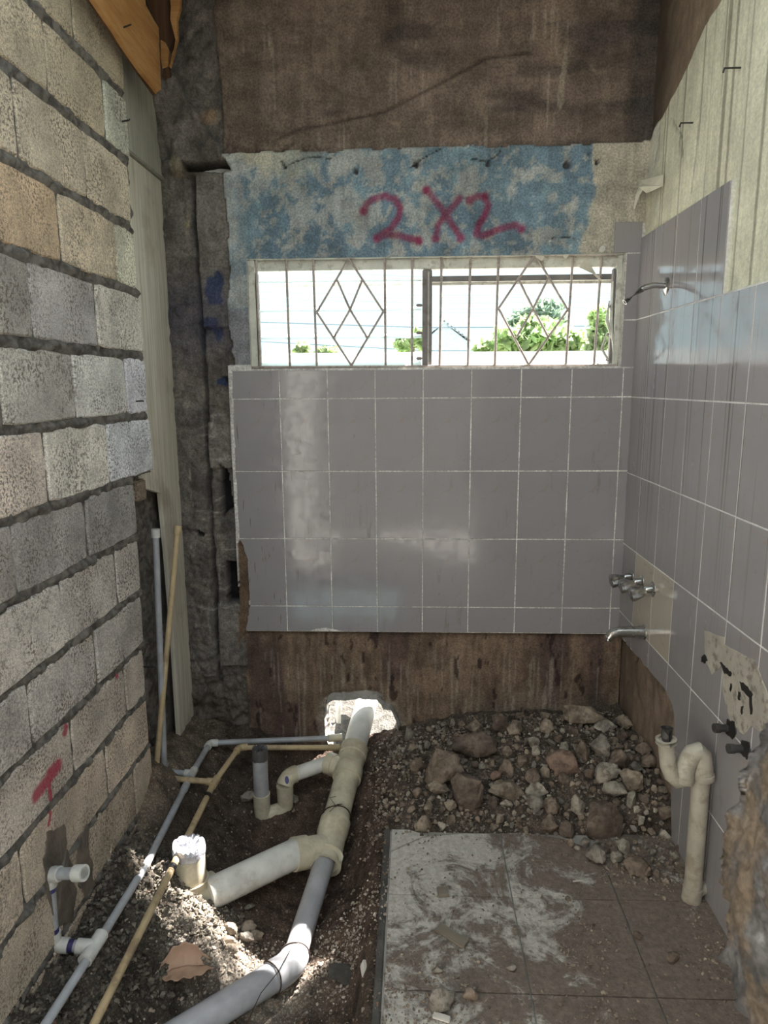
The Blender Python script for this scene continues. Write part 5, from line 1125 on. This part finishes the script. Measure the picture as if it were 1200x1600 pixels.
# ================================================================== broken wall end at the lower right, near the camera
edge = [(1232, 1225), (1212, 1262), (1196, 1285), (1190, 1310), (1178, 1335), (1180, 1355), (1176, 1372), (1160, 1395), (1163, 1420), (1152, 1450), (1149, 1490), (1142, 1520), (1150, 1545), (1146, 1580), (1150, 1620), (1140, 1660)]
Yw = .62; n = 150; ts = np.linspace(0, 1, n); ep = np.array([onY(*p, Yw)[[0, 2]] for p in edge]); zs_ = np.linspace(ep[-1, 1], ep[0, 1], n); xs_ = np.interp(zs_, ep[::-1, 1], ep[::-1, 0])+.040
m2 = 60; P_ = np.zeros((n, m2, 3))
for j in range(m2):
    s = j/(m2-1); off = s-.5
    if s < .35: dx, dy = (1-s/.35)*.16, -.07
    elif s < .65: t_ = (s-.35)/.3; dx, dy = .0+.006*abs(t_-.5)*4, -.07+t_*.14
    else: dx, dy = (s-.65)/.35*.16, .07
    P_[:, j, 0] = xs_+dx; P_[:, j, 1] = Yw+.06+dy; P_[:, j, 2] = zs_
uu_ = np.arange(m2)[None, :]*.010+zs_[:, None]*0; zzz = np.repeat(zs_[:, None], m2, 1)
nz_ = (fbm(uu_, zzz, 22, 5, 131, .6)-.5); P_[..., 0] += nz_*.035; P_[..., 1] += (fbm(uu_+3, zzz, 22, 5, 132, .6)-.5)*.03
cc_ = A(.075, .072, .07)*(.35+1.5*fbm(uu_, zzz, 30, 4, 133)[..., None]); cc_ = lerp(cc_, A(.14, .10, .06)*np.ones_like(cc_), (sst(.5, .6, fbm(uu_, zzz, 12, 3, 134))*.6)[..., None])
cc_ = lerp(cc_, A(.30, .30, .30)*np.ones_like(cc_), (sst(.74, .80, fbm(uu_, zzz, 26, 3, 135))*.7)[..., None])
o = tag(link('wall_front', grid_mesh('wall_front', P_, None, cc_), M['wall']), kind='structure')

# ================================================================== dried leaf
lf0 = ground(290, 1522); lc = empty('dried_leaf', (lf0[0], lf0[1], lf0[2]+.01)); tag(lc, 'large curled dry brown leaf lying by the pale gravel mound', 'leaf')
def leafhalf(name, fold, seed):
    n_, m_ = 26, 9; L = .165; u = np.linspace(0, 1, n_)[:, None]; v = np.linspace(0, 1, m_)[None, :]; P_ = np.zeros((n_, m_, 3))
    a = np.array(lf0)+[-.075, -.02, .012]; wd = .062*np.sin(np.pi*np.clip(u, .0, 1)**.85)**.8+.001
    th = fold*v**.6; yy = wd*v*np.cos(th)*(1 if fold > 0 else -1); zz = wd*v*np.abs(np.sin(th))
    P_[..., 0] = a[0]+u*L*.97+yy*-.25; P_[..., 1] = a[1]+u*L*.22+yy; P_[..., 2] = a[2]+.018*np.sin(u*3.1)+zz+(fbm(u*4+0*v, v+0*u, 2, 3, seed)-.5)*.012+.004*np.sin(u*30)*v
    o = link(name, grid_mesh(name, P_), M['dryleaf'], lc); md = o.modifiers.new('th', 'SOLIDIFY'); md.thickness = .0012; return o
leafhalf('leaf_half', -.25, 3); leafhalf('leaf_half', 1.15, 8)

# ================================================================== outside
mb = MB(); mb.box((-30, 3.10, -.35), (30, 60, -.22)); tag(mb.build('outside_ground', M['conc'], smooth=False), kind='structure')
# lit ground just beyond the hole
Xo, Yo = np.meshgrid(np.arange(-.9, .5, .02), np.arange(3.0, 4.6, .02), indexing='ij'); Ho = -.14+.02*(Yo-3.1)+(fbm(Xo, Yo, 10, 4, 141)-.5)*.08; co_ = A(.13, .12, .105)*(.7+.6*fbm(Xo, Yo, 14, 3, 142)[..., None])
tag(link('outside_earth', grid_mesh('outside_earth', np.stack([Xo, Yo, Ho], -1), None, co_), M['soil']), kind='structure')
m_ = MB(); c_ = onY(597, 1129, 3.62); m_.box((c_[0]-.42, 3.6, c_[2]-.04), (c_[0]+.18, 3.70, c_[2]+.035), bev=.006); tag(m_.build('clay_brick', M['brick']), 'orange clay brick seen through the hole in the back wall', 'brick')
stone(onY(602, 1150, 3.3), (.12, .09, .09), (.17, .15, .12), RKB[2], 'pale round stone outside seen through the hole in the wall', None, None, .3); stone(onY(572, 1168, 3.25)+np.array([.05, 0, 0]), (.05, .04, .03), (.32, .29, .24), RK[2], 'small pale stone outside right beside the drain pipe', None, None, .3)
a = onY(529, 1100, 3.25); b = onY(529, 1152, 3.25); ot = empty('outside_pipe', b); tag(ot, 'thin white pipe standing outside the hole in the wall', 'pipe'); pipe(b-np.array([0, 0, .2]), a+np.array([0, 0, .25]), .013, 'pipe', M['pvc'], ot, 14); fitting([a-np.array([0, 0, .03]), a], .013, 'coupling', M['pvc'], ot)
def cards(n, cen, rad, size, seed, flat=.5):
    r = np.random.RandomState(seed); V_ = np.zeros((n, 4, 3)); 
    d = r.normal(size=(n, 3)); d /= np.linalg.norm(d, axis=1)[:, None]; k = r.rand(n, 1)**.4; c = np.array(cen)+d*k*np.array(rad)
    c += (np.stack([fbm(c[:, 0], c[:, 2], 1.2/max(rad), 3, seed), fbm(c[:, 1], c[:, 2], 1.2/max(rad), 3, seed+1), fbm(c[:, 0], c[:, 1], 1.2/max(rad), 3, seed+2)], 1)-.5)*np.array(rad)*.9
    u = r.normal(size=(n, 3)); u /= np.linalg.norm(u, axis=1)[:, None]; w_ = r.normal(size=(n, 3)); w_ -= (w_*u).sum(1)[:, None]*u; w_ /= np.linalg.norm(w_, axis=1)[:, None]; s = size*r.uniform(.6, 1.3, (n, 1))
    V_[:, 0] = c-u*s; V_[:, 1] = c+w_*s*.45; V_[:, 2] = c+u*s; V_[:, 3] = c-w_*s*.45
    return V_.reshape(-1, 3)
def tree(name, blobs, size, mat, label, trunk, seed, cat='tree', group=None):
    """blobs: (px, py, radius px, Y, count)"""
    V_ = []; 
    for k, (px, py, rx, rz_, Y_, n) in enumerate(blobs):
        c = onY(px, py, Y_); m_ = Y_/FPX*1.03; V_.append(cards(n, c, (rx*m_, rx*m_*.8, rz_*m_), size, seed+k))
    V_ = np.vstack(V_); n = len(V_)//4; root = empty(name, (float(V_[:, 0].mean()), blobs[0][4], 0)); tag(root, label, cat, group)
    link('foliage', mesh('foliage', V_, [(4*i, 4*i+1, 4*i+2, 4*i+3) for i in range(n)], False), mat, root)
    mb = MB()
    c0 = V_.mean(0); g0 = np.array([c0[0], c0[1], -.3]); mb.sweep([g0, (g0+c0)/2+np.array([.05*trunk, 0, 0]), c0], [trunk, trunk*.8, trunk*.4], 8)
    for (px, py, rx, rz_, Y_, n) in blobs:
        c = onY(px, py, Y_); mb.sweep([g0*.4+c0*.6, (c+c0)/2, c], [trunk*.45, trunk*.3, trunk*.12], 6)
    mb.build('trunk', M['bark'], root); return root
tree('shrub_tree', [(850, 535, 55, 26, 13, 900), (800, 535, 40, 20, 13, 500), (890, 540, 42, 24, 13, 600), (760, 545, 26, 10, 13, 220), (920, 550, 25, 14, 13, 200), (838, 515, 30, 18, 13, 400)], .13, M['leaf'], 'broad bright green tree beyond the right half of the window', .12, 10)
tree('tall_tree', [(852, 487, 22, 18, 17, 420), (838, 500, 34, 26, 17, 500), (812, 500, 20, 12, 17, 200), (862, 478, 14, 10, 17, 140), (870, 510, 20, 18, 17, 250)], .14, M['leaf_dark'], 'taller grey green tree behind the broad bright green one', .14, 30)
tree('slender_tree', [(936, 492, 12, 14, 10, 160), (940, 525, 16, 24, 10, 320), (928, 548, 14, 14, 10, 160)], .09, M['leaf'], 'slender green tree at the right edge of the window', .05, 50)
tree('small_tree', [(472, 545, 13, 9, 14, 130)], .11, M['leaf'], 'smallest round green tree at the lower left of the window', .05, 60)
tree('small_tree', [(512, 549, 16, 6, 15, 130)], .11, M['leaf'], 'low spreading tree in the left half of the window under the grille diamond', .05, 62)
tree('small_tree', [(632, 538, 16, 14, 13, 240), (655, 530, 14, 16, 13, 180)], .10, M['leaf'], 'green tree just left of the window mullion', .05, 64)
tree('hedge', [(820, 574, 130, 5, 12, 900)], .08, M['leaf'], 'low hedge under the white parapet beyond the right half of the window', .03, 70, 'hedge')
tree('hedge', [(510, 574, 110, 3.5, 16, 500)], .08, M['leaf_dark'], 'low hedge beyond the left half of the window', .03, 74, 'hedge')
tree('weed', [(524, 1103, 9, 6, 3.9, 40), (541, 1103, 9, 6, 3.9, 40)], .018, M['leaf'], 'small green weed outside seen through the hole in the wall', .004, 80, 'plant')
# parapet of the yard
pp = empty('parapet', (.6, 7.2, 1.8)); tag(pp, 'long white parapet beam crossing the lower window view', 'parapet')
za = onY(820, 568, 7.2)[2]; zb = onY(820, 549, 7.2)[2]; m_ = MB(); m_.box((-3.5, 7.2, za), (3.6, 7.34, zb), bev=.01); m_.build('coping', M['outwhite'], pp)
for x in (-3.2, 3.3): m_ = MB(); m_.box((x, 7.22, -.25), (x+.15, 7.32, za), bev=.01); m_.build('post', M['outwhite'], pp)
# power cables
for k, (y1_, y2_, r_) in enumerate([(421, 433, .008), (456, 462, .006), (463, 466, .005), (466, 474, .006), (472, 470, .005), (476, 484, .006), (484, 489, .006), (503, 512, .016), (490, 495, .005), (533, 548, .014), (516, 522, .005), (512, 515, .007)]):
    Yc = 12+k*.35; a = onY(392, y1_, Yc); b = onY(665, y2_, Yc); a2 = a-(b-a)*3; b2_ = b+(b-a)*.4+np.array([0, 0, (b-a)[2]*-.35]); b3_ = b2_+np.array([8, 0, .02]); m_ = MB()
    pts = [a2, a, b, b2_, b3_]; m_.sweep([p+np.array([0, 0, 0]) for p in pts], r_*(.9 if r_ > .01 else .5), 6)
    lb = {0: 'topmost dark power cable across the window view', 7: 'thick dark power cable at half height of the window view', 9: 'lowest thick dark power cable across the window view'}.get(k)
    tag(m_.build('power_cable', M['cable']), lb or 'thin pale looking power cable strung across the sky beyond the window', 'cable', None if lb else 'thin power cables beyond the window')
# pale house
hp_ = empty('house', (1.5, 24, 0)); tag(hp_, 'pale gabled house with ribbed metal roof beyond the window mullion', 'house')
ap = onY(694, 505, 24); lfp = onY(670, 527, 24); rgp = onY(733, 535, 24)
prism([lfp, ap, rgp, rgp+np.array([0, 0, -3]), lfp+np.array([0, 0, -3])], (0, 1, 0), 4, 'wall', M['housewall'], hp_)
for k in range(8):
    t_ = k/7; q0 = ap+(rgp-ap)*t_; m_ = MB(); m_.sweep([q0+np.array([0, -.12, .06]), q0+np.array([0, 4, .06])], .04, 5); m_.build('roof_rib', M['rail_dark'], hp_)
prism([ap+np.array([0, -.1, 0]), rgp+np.array([.3, -.1, -.1]), rgp+np.array([.3, -.1, -.02]), ap+np.array([0, -.1, .08])], (0, 1, 0), 4.2, 'roof_sheet', M['roofpale'], hp_)
prism([ap+np.array([0, -.1, 0]), lfp+np.array([-.3, -.1, -.1]), lfp+np.array([-.3, -.1, -.02]), ap+np.array([0, -.1, .08])], (0, 1, 0), 4.2, 'roof_sheet', M['roofpale'], hp_)
